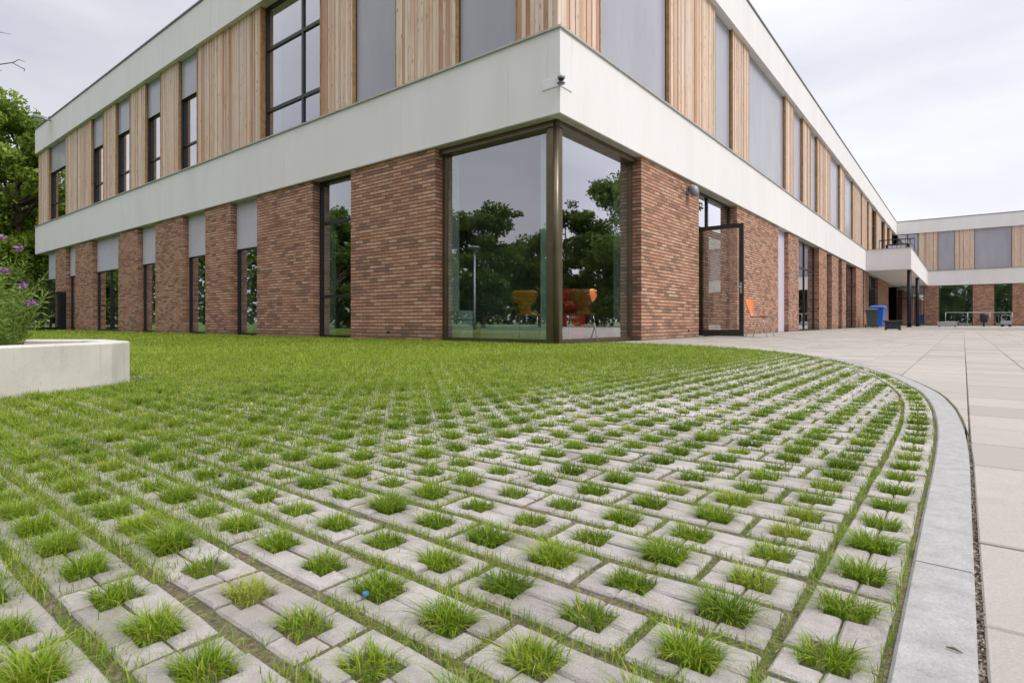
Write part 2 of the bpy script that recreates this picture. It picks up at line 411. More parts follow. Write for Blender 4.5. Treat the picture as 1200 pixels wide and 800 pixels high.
# ------------------------------------------------------------------ kerb curve
KP = [(.0115, -1.5), (.0115, 0.), (.0115, 1.2), (.0105, 1.9), (-.005, 2.45), (-.045, 3.0), (-.125, 3.55), (-.345, 4.45), (-.73, 5.5), (-1.26, 6.45),
      (-1.93, 7.2), (-2.75, 7.72), (-3.65, 7.98), (-4.7, 8.05)]
def catmull(P, step=.05):
    out = []; P = [np.array(p) for p in P]; P = [2*P[0]-P[1]]+P+[2*P[-1]-P[-2]]
    for i in range(1, len(P)-2):
        n = max(2, int(np.linalg.norm(P[i+1]-P[i])/step))
        for k in range(n):
            t = k/n
            out.append(.5*((2*P[i])+(-P[i-1]+P[i+1])*t+(2*P[i-1]-5*P[i]+4*P[i+1]-P[i+2])*t*t+(-P[i-1]+3*P[i]-3*P[i+1]+P[i+2])*t**3))
    out.append(P[-2]); return np.array(out)
KC = catmull(KP)
KT = np.gradient(KC, axis=0); KT /= np.linalg.norm(KT, axis=1)[:, None]
KN = np.stack([-KT[:, 1], KT[:, 0]], 1)           # points to the lawn side (left of travel)
KS = np.concatenate([[0], np.cumsum(np.linalg.norm(np.diff(KC, axis=0), axis=1))])
def kerb_sd(pts):
    """signed distance from outer kerb line, positive on the lawn side"""
    pts = np.atleast_2d(pts); res = np.empty(len(pts))
    for a in range(0, len(pts), 4000):
        p = pts[a:a+4000]; d = p[:, None, :]-KC[None]; q = (d**2).sum(2); i = q.argmin(1)
        dd = d[np.arange(len(p)), i]
        res[a:a+4000] = (dd*KN[i]).sum(1)
    return res
def kerb_xy(s, off):
    x = np.interp(s, KS, KC[:, 0]); y = np.interp(s, KS, KC[:, 1])
    nx = np.interp(s, KS, KN[:, 0]); ny = np.interp(s, KS, KN[:, 1])
    return (x+nx*off, y+ny*off)
KW = .0685

# ------------------------------------------------------------------ ground sheets
def sheet(name, pts, z, m):
    mb = MB(); mb.v = [(x, y, z) for x, y in pts]; mb.face(tuple(range(len(pts)))); o = mb.build(name, m); tag(o, kind='structure'); return o
sheet('ground', [(-600, -600), (600, -600), (600, 600), (-600, 600)], -.06, M['turf'])
sheet('soil_bed', [(-16, -2), (.004, -2), (.004, 8.2), (-4.2, 8.2), (-4.2, 7.4), (-16, 7.4)], -.0048, M['soil'])
sheet('paving_bed', [(.009, -4), (16, -4), (16, 70), (-6, 70), (-6, 8.0), (.009, 7.9)], -.007, M['grit'])
sheet('terrace_joint_bed', [(-4.6, 2.6), (-.04, 2.6), (-.04, 12), (-4.6, 12)], -.0118, M['grit'])

# kerb stones, one metre each with open joints
def kerb():
    mb = MB(); S0 = 0.; total = KS[-1]; s0 = KS[0]
    # align joints to y=.99 and y=2.03
    js = np.interp(.99, KC[:200, 1], KS[:200]); start = js-2.08
    k = 0
    while start < total:
        a, b_ = max(start+.0012, 0), min(start+1.04-.0012, total); start += 1.04
        if b_-a < .05: continue
        n = max(2, int((b_-a)/.08)); zt = random.uniform(-.0006, .0006)
        ss = np.linspace(a, b_, n+1); sec = [(0, -.07), (0, -.003), (.003, 0), (KW-.004, .0005), (KW, -.004), (KW, -.07)]
        base = len(mb.v); w = len(sec)
        for s in ss:
            for (o, z) in sec:
                x, y = kerb_xy(s, o); mb.v.append((x, y, z+zt+.001))
        for i in range(n):
            for j in range(w-1):
                mb.face((base+i*w+j, base+i*w+j+1, base+(i+1)*w+j+1, base+(i+1)*w+j))
        mb.face(tuple(base+j for j in reversed(range(w)))); mb.face(tuple(base+n*w+j for j in range(w)))
    tag(mb.build('kerb', M['kerb']), kind='structure')
kerb()

# paving slabs
def clip_half(poly, p, n, c):
    out = []
    for i in range(len(poly)):
        a, b_ = poly[i-1], poly[i]
        da = (a[0]-p[0])*n[0]+(a[1]-p[1])*n[1]-c; db = (b_[0]-p[0])*n[0]+(b_[1]-p[1])*n[1]-c
        if (da > 0) != (db > 0):
            t = da/(da-db); out.append((a[0]+(b_[0]-a[0])*t, a[1]+(b_[1]-a[1])*t))
        if db > 0: out.append(b_)
    return out
def slabs():
    mb = MB(); PX = .3225; g = .0022
    y_first = .833-.3; 
    for i in range(-15, 34):
        x0 = .0145+i*PX; x1 = x0+PX
        off = .152 if i % 2 else 0
        y = y_first-.61-off
        while y < 60:
            dy = .303+.002*min(y, 6)
            y1 = y+dy; cx_, cy_ = (x0+x1)/2, (y+y1)/2
            yy, y = y, y1
            if cx_ < CX+.0 and cy_ > 6: continue
            if cy_ < 9 and cx_ < 1:
                sd = kerb_sd([(x0, yy), (x1, yy), (x0, y1), (x1, y1)])
                if sd.min() > -.006: continue
            if x1 > 9: continue
            poly = [(x0+g, yy+g), (x1-g, yy+g), (x1-g, y1-g), (x0+g, y1-g)]
            if cy_ < 9 and cx_ < 1 and sd.max() > -.006:
                for _ in range(2):
                    q = np.array([(sum(p[0] for p in poly)/len(poly)), (sum(p[1] for p in poly)/len(poly))])
                    k = ((KC-q)**2).sum(1).argmin()
                    poly = clip_half(poly, KC[k], -KN[k], .007)
                    if len(poly) < 3: break
                if len(poly) < 3: continue
                area = abs(sum(poly[j-1][0]*poly[j][1]-poly[j][0]*poly[j-1][1] for j in range(len(poly))))/2
                if area < .0012: continue
            near = cy_ < 4
            z = random.gauss(0, .0007)
            mb.prism(poly, -.04, z, .0022 if cy_ < 8 else 0, r=min(1, max(0, random.gauss(.5, .2))))
    tag(mb.build('paving_slabs', M['slab']), kind='structure')
slabs()

# grass pavers ---------------------------------------------------------------
PXT, PYT = .1205, .1068
X0T, Y0T = -.4605, .465
HH, HX, HY = .0450, .0265, .0225
tufts = []     # (x, y)
def in_view(x, y, margin=.25):
    r, d = toRD(x, y)
    if d < .38: return False
    return abs(r) < d*.93+margin
PLANTER_RD = [(-2.42, 1.6), (-2.065, 2.95), (-2.10, 3.14), (-2.45, 3.45), (-3.9, 3.45), (-3.9, 1.6)]
PLANTER = [RD(*p) for p in PLANTER_RD]
def in_planter(x, y, m=0.):
    r, d = toRD(x, y)
    return r < -2.07-.26*max(0, 2.95-d)+m and 1.5 < d < 3.5 and r > -4
def wob(x, y, a=.0016):
    v = mnoise.noise_vector(Vector((x*55, y*55, 3.1))); return (x+v.x*a*1.6, y+v.y*a*1.6)
def grass_pavers():
    mb = MB(); LIM = KW+.104
    def stone(poly, d, mp=None):
        pts = [mp(*p) if mp else p for p in poly]
        pts = [wob(*p) for p in pts]
        area = sum(pts[i-1][0]*pts[i][1]-pts[i][0]*pts[i-1][1] for i in range(len(pts)))
        if area < 0: pts = pts[::-1]
        z = random.gauss(0, .0011); r = min(1, max(0, random.gauss(.5, .22)))
        b = len(mb.v); mb.prism(pts, -.03, z, .0030 if d < 5 else 0., r)
        cx_ = sum(p[0] for p in pts)/len(pts); cy_ = sum(p[1] for p in pts)/len(pts)
        ta, tb = random.gauss(0, .018), random.gauss(0, .018)
        for i in range(b, len(mb.v)):
            x, y, zz = mb.v[i]
            if zz > -.02: mb.v[i] = (x, y, zz+(x-cx_)*ta+(y-cy_)*tb)
    def row(fn_ok, i, cross, cx0, cy0, mp=None, fx=1., clampx=None):
        # the cell between tuft i and i+1: two strips, cut in the middle at a cross joint
        for sg in (1, -1):
            def P_(x, y): return (cx0+x*fx, cy0+sg*y)
            a = .0013; P = PXT
            if not cross:
                polys = [[(a, HY), (HX, HY), (HX, a), (P-HX, a), (P-HX, HY), (P-a, HY), (P-a, HH), (a, HH)]]
            else:
                m0, m1 = P/2-.0055, P/2+.0055
                polys = [[(a, HY), (HX, HY), (HX, a), (m0, a), (m0, HH), (a, HH)], [(m1, a), (P-HX, a), (P-HX, HY), (P-a, HY), (P-a, HH), (m1, HH)]]
            for pl in polys:
                q = [P_(*p) for p in pl]
                if clampx is not None:
                    q = clampx(q)
                    if q is None: continue
                c_ = mp(*q[0]) if mp else q[0]
                stone(q, toRD(*c_)[1], mp)
    ny = int((7.9-.0)/PYT)
    for j in range(-14, 66):
        y = Y0T+j*PYT
        par = j % 2 == 0
        ys = [(X0T+k*PXT, y) for k in range(-100, 5)]
        sds = kerb_sd(ys)
        for k, (x, yy) in enumerate(ys):
            kk = k-100
            if y > CY+.2 and x < CX+.25: continue
            if not in_view(x, y) or in_planter(x, y, -.05): continue
            sd = sds[k]
            if sd < LIM-.15: continue
            if sd > LIM+.016: tufts.append((x, y, sd))
            # cross joints: even rows between k=0 and 1, odd rows between 1 and 2
            cross = (kk % 2 == 0) if par else (kk % 2 == 1)
            r_, d_ = toRD(x, y)
            if d_ > 7.5 and x < CX: continue
            cl = None
            if sd < LIM+.2:
                def cl(q):
                    arr = kerb_sd(q)
                    if arr.min() >= LIM: return q
                    if arr.max() < LIM+.012: return None
                    out = []
                    for p, s in zip(q, arr):
                        if s < LIM:
                            t_ = LIM-s; kx = ((KC-np.array(p))**2).sum(1).argmin()
                            nx = KN[kx][0]
                            p = (p[0]+t_/nx, p[1]) if abs(nx) > .55 else (p[0]+KN[kx][0]*t_, p[1]+KN[kx][1]*t_)
                        out.append(p)
                    return out
            row(None, kk, cross, x, y, clampx=cl)
    # border course that follows the kerb
    s = 1.55; i = 0; OFF = KW+.0505
    while s < KS[-1]-.2:
        x, y = kerb_xy(s, OFF)
        if in_view(x, y):
            border_t.append((x, y))
            row(None, i, i % 2 == 0, s, OFF, mp=lambda a, b: kerb_xy(a, (b-OFF)*.95+OFF))
        s += PXT; i += 1
    tag(mb.build('grass_pavers', M['paver']), kind='structure')
border_t = []
grass_pavers()

# ------------------------------------------------------------------ the school building
bld = thing('school_building', 'two-storey school with brick piers, white render bands and upright timber boards', 'building', (CX, CY, 0))
def part(mb, name, m, parent=None):
    p = parent if parent is not None else bld
    o = mb.build(name, m, p)
    root = p
    if p is bld: o.matrix_parent_inverse = bld.matrix_basis.inverted()
    return o
LEFT = lambda u, w, z: (u, CY+w, z)
RIGHT = lambda u, w, z: (CX-w, u, z)
WING = lambda u, w, z: (u, YW+w, z)
def fbox(mb, F, u0, u1, w0, w1, z0, z1, r=None, bev=0.):
    a = F(u0, w0, z0); b = F(u1, w1, z1)
    return mb.box(a[0], b[0], a[1], b[1], z0, z1, r, bev)
bld.location = (CX, CY, 0)
bpy.context.view_layer.update()
GW = .20     # glass set back
def one(name, m, F, *a, parent=None, **k):
    mb = MB(); fbox(mb, F, *a, **k); return part(mb, name, m, parent)
def pier(F, u0, u1, ua=0):
    one('brick_pier', M['brick'], F, u0, u1, 0, .34, -.05, Z1+.01)
def window(F, u0, u1, z0, z1, trans=(), mull=(), panel=None, screen=None, bar=.055, fm='frame', w=GW, lining=True, base=None):
    """frame > pane, with an optional pale spandrel or lowered sun screen on top"""
    mb = MB(); b = bar
    fbox(mb, F, u0, u1, w-.03, w+.05, z0, z0+b, .5); fbox(mb, F, u0, u1, w-.03, w+.05, z1-b, z1, .5)
    fbox(mb, F, u0, u0+b, w-.028, w+.048, z0+b, z1-b, .5); fbox(mb, F, u1-b, u1, w-.028, w+.048, z0+b, z1-b, .5)
    for t in trans: fbox(mb, F, u0+b, u1-b, w-.026, w+.046, t-b/2, t+b/2, .5)
    zs = [z0+b]+[q for t in sorted(trans) for q in (t-b/2, t+b/2)]+[z1-b]
    for mu in mull:
        for k in range(0, len(zs), 2): fbox(mb, F, mu-b/2, mu+b/2, w-.024, w+.044, zs[k], zs[k+1], .5)
    fr = part(mb, 'window', M[fm])
    pm = MB(); a = F(u0+b*.4, w+.008, z0); c = F(u1-b*.4, w+.014, z1)
    pm.box(a[0], c[0], a[1], c[1], z0+b*.4, z1-b*.4)
    p = pm.build('pane', M['glass'], fr)
    if lining:
        for ua, ub in ((u0+.01, u0+.07), (u1-.07, u1-.01)):
            lm = MB(); fbox(lm, F, ua, ub, w+.06, w+.32, z0, z1-.1, .5); lm.build('lining', M['lining'], fr)
    if panel:
        qm = MB(); fbox(qm, F, u0+.012, u1-.012, w-.05, w-.033, panel, z1-.012, .5); qm.build('spandrel_panel', M['panel'], fr)
    if screen:
        qm = MB(); fbox(qm, F, u0+.02, u1-.02, w-.07, w-.055, screen, z1-.01, .5)
        fbox(qm, F, u0+.02, u1-.02, w-.078, w-.047, screen-.03, screen+.0, .5)
        qm.build('sun_screen', M['screen'], fr)
        for ua, ub in ((u0, u0+.019), (u1-.019, u1)):
            gm = MB(); fbox(gm, F, ua, ub, w-.08, w-.03, z0, z1, .5); gm.build('screen_guide', M['frame'], fr)
    return fr
def timber(F, u0, u1, z0=Z2+.02, z1=Z3+.02, edges=(True, True)):
    mb = MB(); pw = .0765; n = max(1, round(abs(u1-u0-.05)/pw)); ua = u0+(.025 if edges[0] else 0.); w_ = (u1-(.025 if edges[1] else 0.)-ua)/n
    for i in range(n):
        a = ua+i*w_; prof = random.choice([0, .0, .008, .014])
        fbox(mb, F, a+.004, a+w_-.004, .055+prof, .09, z0, z1, random.random())
    o = part(mb, 'timber_panel', M['timber'])
    em = MB()
    if edges[0]: fbox(em, F, u0, u0+.024, .05, .34, z0, z1, .5)
    if edges[1]: fbox(em, F, u1-.024, u1, .05, .34, z0, z1, .5)
    fbox(em, F, u0+.024, u1-.024, .092, .12, z0, z1, .5)
    em.build('edge_board', M['timber_edge'], o)
    bm_ = None
UZ0, UZ1 = Z2+.0, Z3+.02
# left facade ground floor
for a, b in [(-9.37, -7.03), (-12.97, -10.69), (-15.64, -14.26), (-18.94, -17.03), (-22.03, -20.35), (-26.63, -24.66), (-29.22, -27.82)]: pier(LEFT, a, b)
window(LEFT, -10.69, -9.37, .0, Z1, (2.39, .86))
for a, b in [(-14.26, -12.97), (-17.03, -15.64), (-20.35, -18.94), (-24.66, -22.03), (-27.82, -26.63), (-30.85, -29.22)]:
    window(LEFT, a, b, .0, Z1, (2.12,) if b-a < 2 else (2.12, .9), panel=2.13, mull=() if b-a < 1.5 else ((a+b)/2,))
# left facade upper floor
for a, b in [(-5.34, CX-.062), (-8.12, -6.58), (-10.5, -9.37), (-16.28, -12.9), (-18.72, -17.43), (-21.19, -19.87), (-23.71, -22.44), (-28.05, -24.94), (-32.02, -30.4)]:
    timber(LEFT, a, b, edges=(True, b < CX-.1))
window(LEFT, -6.58, -5.34, UZ0, UZ1, screen=UZ0+.06); window(LEFT, -9.37, -8.12, UZ0, UZ1, screen=UZ0+.06)
window(LEFT, -12.9, -10.5, UZ0, UZ1, (6.70, 5.26), (-11.35,), bar=.075)
for a, b in [(-17.43, -16.28), (-19.87, -18.72), (-22.44, -21.19), (-24.94, -23.71), (-30.4, -28.05)]:
    window(LEFT, a, b, UZ0, UZ1, (6.62, 5.3), screen=6.65)
# right facade ground floor
for a, b in [(9.45, 12.28), (14.95, 19.08), (20.4, 21.89), (25.5, 27.14), (28.3, 29.97), (31.0, 32.19), (35.5, 38.07), (38.7, 40.7), (45.5, 52.4)]: pier(RIGHT, a, b)
one('white_panel', M['panel'], RIGHT, 19.083, 20.397, .13, .3, .0, Z1)
window(RIGHT, 21.89, 25.5, 0, Z1, (2.3,), (23.7,)); window(RIGHT, 27.14, 28.3, 0, Z1); window(RIGHT, 29.97, 31.0, 0, Z1)
window(RIGHT, 32.19, 35.5, 0, Z1, (2.3, 1.0), (33.8,)); window(RIGHT, 38.07, 38.7, 0, Z1)
window(RIGHT, 40.7, 45.5, 0, Z1, (2.5,), (41.5, 42.3, 43.1, 43.9, 44.7))
# door opening: overlight, open doorway, side light
window(RIGHT, 12.28, 14.95, 2.42, Z1, (), (13.33, ), bar=.07, lining=False)
window(RIGHT, 13.33, 14.95, 0, 2.42, (), (), bar=.07, lining=False)
one('door_jamb', M['frame'], RIGHT, 12.282, 12.35, GW-.03, GW+.05, 0, 2.419)
# corner glazing
window(LEFT, -7.03, CX-.27, .0, Z1-.02, fm='bronze', bar=.07); window(RIGHT, CY+.27, 9.45, .0, Z1-.02, fm='bronze', bar=.07)
mb = MB()
mb.box(CX-.29, CX-.13, CY+.13, CY+.29, 0, Z1-.02, .5, .02)
mb.tube([(CX-.135, CY+.135, .01), (CX-.135, CY+.135, Z1-.02)], .045, 16)
part(mb, 'corner_post', M['bronze'])
mb = MB(); fbox(mb, LEFT, -7.03, CX-.1, .10, .262, Z1-.105, Z1-.002); part(mb, 'window_head', M['bronze'])
mb = MB(); fbox(mb, RIGHT, CY+.263, 9.45, .10, .262, Z1-.105, Z1-.002); part(mb, 'window_head', M['bronze'])
# upper right facade
tim = [(CY+.062, 8.09), (10.8, 13.49), (14.77, 16.17), (20.23, 21.37), (22.82, 24.19), (25.46, 28.3), (30.75, 32.19), (34.82, 37.72), (38.25, 40.4), (41.2, 42.8), (45.1, 48.1), (50.3, 52.0), (54.0, 55.6)]
for a, b in tim: timber(RIGHT, a, b, edges=(a > CY+.1, True))
for i in range(len(tim)-1):
    a, b = tim[i][1], tim[i+1][0]
    if i < 9: window(RIGHT, a, b, UZ0, UZ1, screen=UZ0+.06)
    else: window(RIGHT, a, b, UZ0, UZ1, (6.6,))
window(RIGHT, 55.6, YW-.01, UZ0, UZ1, (6.6,))
# wing
for a, b in [(-2.56, -1.59), (.59, 1.89), (2.97, 6.2), (8.4, 10.6), (12.0, 15.0)]: pier(WING, a, b)
window(WING, CX+.02, -2.56, 0, Z1, (2.3,), (-3.55,)); window(WING, -1.59, .59, 0, Z1, (), (-.54,)); window(WING, 1.89, 2.97, 0, Z1, (2.2,))
window(WING, 6.2, 8.4, 0, Z1); window(WING, 10.6, 12, 0, Z1)
for a, b in [(-2.96, -1.65), (-.54, .69), (2.94, 5.2), (7.2, 9), (11, 15)]: timber(WING, a, b)
window(WING, CX+.06, -2.96, UZ0, UZ1, (), (-3.7,)); 
for a, b in [(-1.65, -.54), (.69, 2.94), (5.2, 7.2), (9, 11)]: window(WING, a, b, UZ0, UZ1, screen=UZ0+.06)
# bands: mitred L prisms
XL, XR = -32.07, 15.0
def ring(name, m, e, z0, z1, w_in, bev=0.):
    # outline of the facade offset outwards by e, inner line w_in
    mb = MB()
    out = [(XL, CY-e), (CX+e, CY-e), (CX+e, YW-e), (XR, YW-e)]
    inn = [(XL, CY+w_in), (CX-w_in, CY+w_in), (CX-w_in, YW+w_in), (XR, YW+w_in)]
    for (x, y) in out+inn: mb.v.append((x, y, z0))
    for (x, y) in out+inn: mb.v.append((x, y, z1))
    for i in range(3):
        mb.face((i, i+1, 8+i+1, 8+i)); mb.face((4+i+1, 4+i, 12+i, 12+i+1))
        mb.face((8+i, 8+i+1, 12+i+1, 12+i)); mb.face((i+1, i, 4+i, 4+i+1))
    mb.face((0, 8, 12, 4)); mb.face((3, 7, 15, 11))
    return part(mb, name, m)
ring('render_band', M['render'], .055, Z1, Z2-.03, .5)
ring('coping', M['coping'], .085, Z2-.03, Z2, .3)
ring('roof_fascia', M['render'], .055, Z3, Z4-.05, .5)
ring('roof_coping', M['darkcoping'], .08, Z4-.05, Z4, .52)
ring('soffit_trim', M['soffit'], .045, Z1-.012, Z1-.001, .19)
# roof, floors, interior shell (L plan)
def slab2(name, m, z0, z1, wl=.5):
    mb = MB(); mb.box(XL+.05, CX-wl, CY+wl, CY+15, z0, z1); mb.box(CX-14, CX-wl, CY+15.002, YW+14, z0, z1); mb.box(CX-wl+.002, XR-.05, YW+wl, YW+14, z0, z1); return part(mb, name, m)
slab2('roof', M['roof'], Z4-.4, Z4-.25)
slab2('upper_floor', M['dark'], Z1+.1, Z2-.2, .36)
slab2('ground_slab', M['insidefloor'], -.04, .02, .28)
mb = MB()
mb.box(XL+.05, XL+.3, CY+.35, CY+15, 4.4, Z4-.1); mb.box(-30.84, -30.6, CY+.35, CY+15, 0, Z1+.1)
mb.box(XL+.05, CX-14, CY+14.9, CY+15.1, 0, Z4-.1); mb.box(CX-14.1, CX-13.9, CY+15.2, YW+14, 0, Z4-.1)
mb.box(CX-14, XR, YW+13.9, YW+14.1, 0, Z4-.1); mb.box(XR-.2, XR, YW+.4, YW+13.8, 0, Z4-.1)
part(mb, 'rear_wall', M['brick'])
mb = MB()   # internal partitions
mb.box(-30.5, CX-6, CY+4.6, CY+4.75, .02, Z1+.09); mb.box(-30.5, CX-6, CY+4.6, CY+4.75, Z2-.19, Z4-.41)
mb.box(CX-6.15, CX-6, CY+4.76, YW-.5, .02, Z1+.09); mb.box(CX-6.15, CX-6, CY+4.76, YW, Z2-.19, Z4-.41)
for x in (-9.2, -15, -20, -26): mb.box(x-.06, x+.06, CY+.5, CY+4.59, Z2-.19, Z4-.41)
for x in (-15, -18.4, -26): mb.box(x-.06, x+.06, CY+.5, CY+4.59, .02, Z1+.09)
mb.box(CX-.36, CX-5.99, 17, 17.1, .02, Z1+.09)
mb.box(CX+.3, 14, YW+4, YW+4.1, 0.02, Z1+.09); mb.box(CX+.3, 14, YW+4, YW+4.1, Z2-.19, Z4-.41)
part(mb, 'partition', M['inside'])
mb = MB(); mb.box(-12.1, -10.6, CY+1.9, CY+2.4, 7.36, 7.40); part(mb, 'ceiling_light', M['lit'])
mb = MB(); fbox(mb, RIGHT, 12.35, 13.29, .35, .6, .02, 2.3); 
# open door leaf, hinged at the near jamb and standing square to the facade
leaf = MB(); yh = 12.42; x0, x1 = CX-.16, CX+.90; zt, zb = 2.40, .03; b = .085
leaf.box(x0, x1, yh-.03, yh+.03, zb, zb+.13); leaf.box(x0, x1, yh-.03, yh+.03, zt-b, zt)
leaf.box(x0, x0+b, yh-.029, yh+.029, zb+.13, zt-b); leaf.box(x1-b, x1, yh-.029, yh+.029, zb+.13, zt-b)
door = part(leaf, 'door', M['frame'])
mb = MB(); mb.box(x0+b*.5, x1-b*.5, yh-.005, yh+.005, zb+.1, zt-b*.5); mb.build('pane', M['glass'], door)
mb = MB(); mb.tube([(x1-.045, yh-.03, 1.06), (x1-.045, yh-.085, 1.06), (x1-.17, yh-.085, 1.06)], .011, 8)
mb.box(x1-.065, x1-.025, yh-.038, yh-.0305, .93, 1.16); mb.build('handle', M['galv'], door)
# small vents low in the brick
for F, u in [(LEFT, -8.25), (LEFT, -14.55), (RIGHT, 11.7)]: one('air_vent', M['black'], F, u-.05, u+.05, -.004, .02, .12, .165)
# canopy over the entrance
X_CAN = RD(0, 0)[0]
YC = 39.0; XC = -2.30
mb = MB()
mb.box(CX+.06, XC, YC, YC+.25, Z1, Z2-.03); mb.box(XC-.25, XC, YC+.251, YW-.06, Z1, Z2-.03); mb.box(CX+.06, XC-.251, YC+.251, YW-.06, Z1+.004, Z1+.25)
part(mb, 'canopy', M['render'])
mb = MB(); mb.box(CX+.09, XC+.03, YC-.03, YC+.28, Z2-.029, Z2); mb.box(XC-.28, XC+.03, YC+.281, YW-.09, Z2-.029, Z2); part(mb, 'canopy_coping', M['coping'])
for y in (39.9, 47.3):
    mb = MB(); mb.tube([(XC-.14, y, 0), (XC-.14, y, Z1+.003)], .11, 18); mb.lathe([(.17, 0), (.17, .03), (.12, .035)], 18, (XC-.14, y, 0)); part(mb, 'canopy_post', M['blackmetal'])

# things fixed to the building -------------------------------------------------
def cctv():
    z = .34+(HZ-97)*.01214
    t = thing('security_camera', 'small white security camera on the rendered corner above the glazing', 'security camera', (CX+.055, CY-.055, z))
    mb = MB(); mb.box(-.30, .004, -.012, -.0005, -.075, .055, bev=.002); mb.box(.0005, .012, -.012, .30, -.075, .055, bev=.002); mb.build('cover_plate', M['white'], t)
    mb = MB(); mb.tube([(0, 0, .02), (.05, -.05, .03), (.055, -.055, .0)], .012, 8); mb.tube([(0, 0, -.04), (.06, -.06, -.05)], .014, 8); mb.lathe([(.02, .05), (.03, .075), (.012, .1), (.004, .105)], 12, (.01, -.01, 0)); mb.build('bracket', M['galv'], t)
    mb = MB(); mb.lathe([(.045, .02), (.055, .0), (.055, -.03), (.04, -.035)], 18, (.06, -.06, .02)); mb.build('housing', M['galv'], t)
    mb = MB(); mb.lathe([(.042, 0), (.038, -.02), (.02, -.035), (.004, -.04)], 16, (.06, -.06, -.012)); mb.build('lens_dome', M['lens'], t)
    mb = MB(); mb.lathe([(.06, -.055), (.06, -.06), (.04, -.075)], 16, (.05, -.05, -.01)); mb.build('sensor_base', M['lampgrey'], t)
cctv()
def wall_lamp():
    t = thing('wall_lamp', 'grey rounded wall lamp high on the brick pier beside the open glass door', 'wall lamp', (CX, 11.62, 3.04))
    mb = MB(); mb.box(0, .03, -.06, .06, -.06, .08, bev=.005); mb.build('back_plate', M['lampgrey'], t)
    mb = MB(); b0 = len(mb.v)
    mb.tube([(.03, 0, .06), (.08, 0, .07), (.14, 0, .03), (.16, 0, -.07), (.15, 0, -.12)], [.05, .08, .095, .09, .06], 14); mb.build('shade', M['lampgrey'], t)
    mb = MB(); mb.lathe([(.05, 0), (.045, -.02)], 14, (.15, 0, -.12)); mb.build('diffuser', M['white'], t)
wall_lamp()
def roof_spot():
    t = thing('spotlight', 'small grey floodlight jutting from the roof edge at the far left end', 'floodlight', (-29.6, CY-.06, 8.62))
    mb = MB(); mb.tube([(0, 0, 0), (0, -.28, .02)], .03, 8); mb.build('arm', M['lampgrey'], t)
    mb = MB(); mb.box(-.25, .25, -.62, -.28, -.05, .07, bev=.02); mb.build('housing', M['lampgrey'], t)
    mb = MB(); mb.box(-.2, .2, -.58, -.32, -.062, -.052); mb.build('lens', M['white'], t)
roof_spot()
def roof_terrace():
    t = thing('balustrade', 'black metal balustrade on top of the entrance canopy', 'railing', (-3.7, 43, Z2))
    mb = MB()
    for k in range(9): mb.tube([(-.5+k*.23, 0, -.97), (-.5+k*.23, 0, .95)], .02, 6)
    mb.tube([(-.5, 0, .95), (1.34, 0, .95)], .035, 6); mb.build('rail', M['blackmetal'], t)
    t = thing('rooftop_unit', 'pale slatted box with dark frame on the canopy roof behind the balustrade', 'rooftop unit', (-3.45, 46, Z1+.25))
    mb = MB(); mb.box(-.65, .65, -.3, .3, .98, 1.95, bev=.02); mb.build('casing', M['blackmetal'], t)
    mb = MB(); mb.box(-.5, .5, -.33, -.302, 1.5, 1.85); mb.build('front_panel', M['panel'], t)
    mb = MB()
    for x in (-.55, .55):
        for y in (-.22, .22): mb.box(x-.04, x+.04, y-.04, y+.04, 0, .98)
    mb.build('stand', M['galv'], t)
roof_terrace()

# ------------------------------------------------------------------ chairs
def chair(label, loc, rz, shell, seatm, group=None):
    t = thing('shell_chair', label, 'chair', loc, rz, group)
    # back faces -y (sitter looks towards +y)
    def shellmesh(pts_w):
        mb = MB(); n = 10; rows = len(pts_w)
        for (y, z, hw, cup) in pts_w:
            for k in range(n+1):
                q = k/n*2-1; mb.v.append((q*hw, y+cup*q*q, z+(abs(cup)*.15)*q*q))
        m_ = len(mb.v)
        for (y, z, hw, cup) in pts_w:
            for k in range(n+1):
                q = k/n*2-1; mb.v.append((q*hw, y+cup*q*q-.010, z+(abs(cup)*.15)*q*q-.016))
        for i in range(rows-1):
            for k in range(n):
                a = i*(n+1)+k; mb.face((a, a+1, a+n+2, a+n+1), .5, True); mb.face((m_+a+n+1, m_+a+n+2, m_+a+1, m_+a), .5, True)
            for k in (0, n):
                a = i*(n+1)+k; mb.face((a, a+n+1, m_+a+n+1, m_+a), .5)
        for i in (0, rows-1):
            for k in range(n): a = i*(n+1)+k; mb.face((a, a+1, m_+a+1, m_+a), .5)
        return mb
    back = shellmesh([(-.17, .47, .11, .0), (-.20, .53, .095, .01), (-.225, .60, .115, .02), (-.25, .68, .19, .035), (-.27, .75, .225, .045), (-.285, .81, .215, .045), (-.29, .84, .16, .03)])
    back.build('backrest', shell, t)
    seat = shellmesh([(.23, .435, .17, 0), (.20, .45, .215, 0), (.08, .45, .225, 0), (-.05, .44, .215, 0), (-.14, .448, .165, 0), (-.172, .468, .112, 0)])
    seat.build('seat', seatm, t)
    for sx in (-1, 1):
        for (ty, by) in ((.12, .22), (-.1, -.24)):
            mb = MB(); mb.tube([(sx*.07, ty, .425), (sx*.16, ty, .43), (sx*.19, ty+(by-ty)*.1, .40), (sx*.225, by, .0)], .0095, 7); mb.build('leg', M['chrome'], t)
    return t
def at_px(px, d, z=0.):
    r = (px-600)/FP*d; x, y = RD(r, d); return (x, y, z)
x, y, _ = at_px(891, 12.6)
chair('orange shell chair with brown seat standing outside by the open door', (x, y, 0), math.radians(-95), M['orange'], M['chairwood'])
chair('orange shell chair inside behind the left corner pane', (*at_px(619, 9.9)[:2], .02), math.radians(22), M['amber'], M['amber'])
chair('orange shell chair inside behind the right corner pane, in front of the red chair', (*at_px(681, 9.5)[:2], .02), math.radians(40), M['orange'], M['orange'])
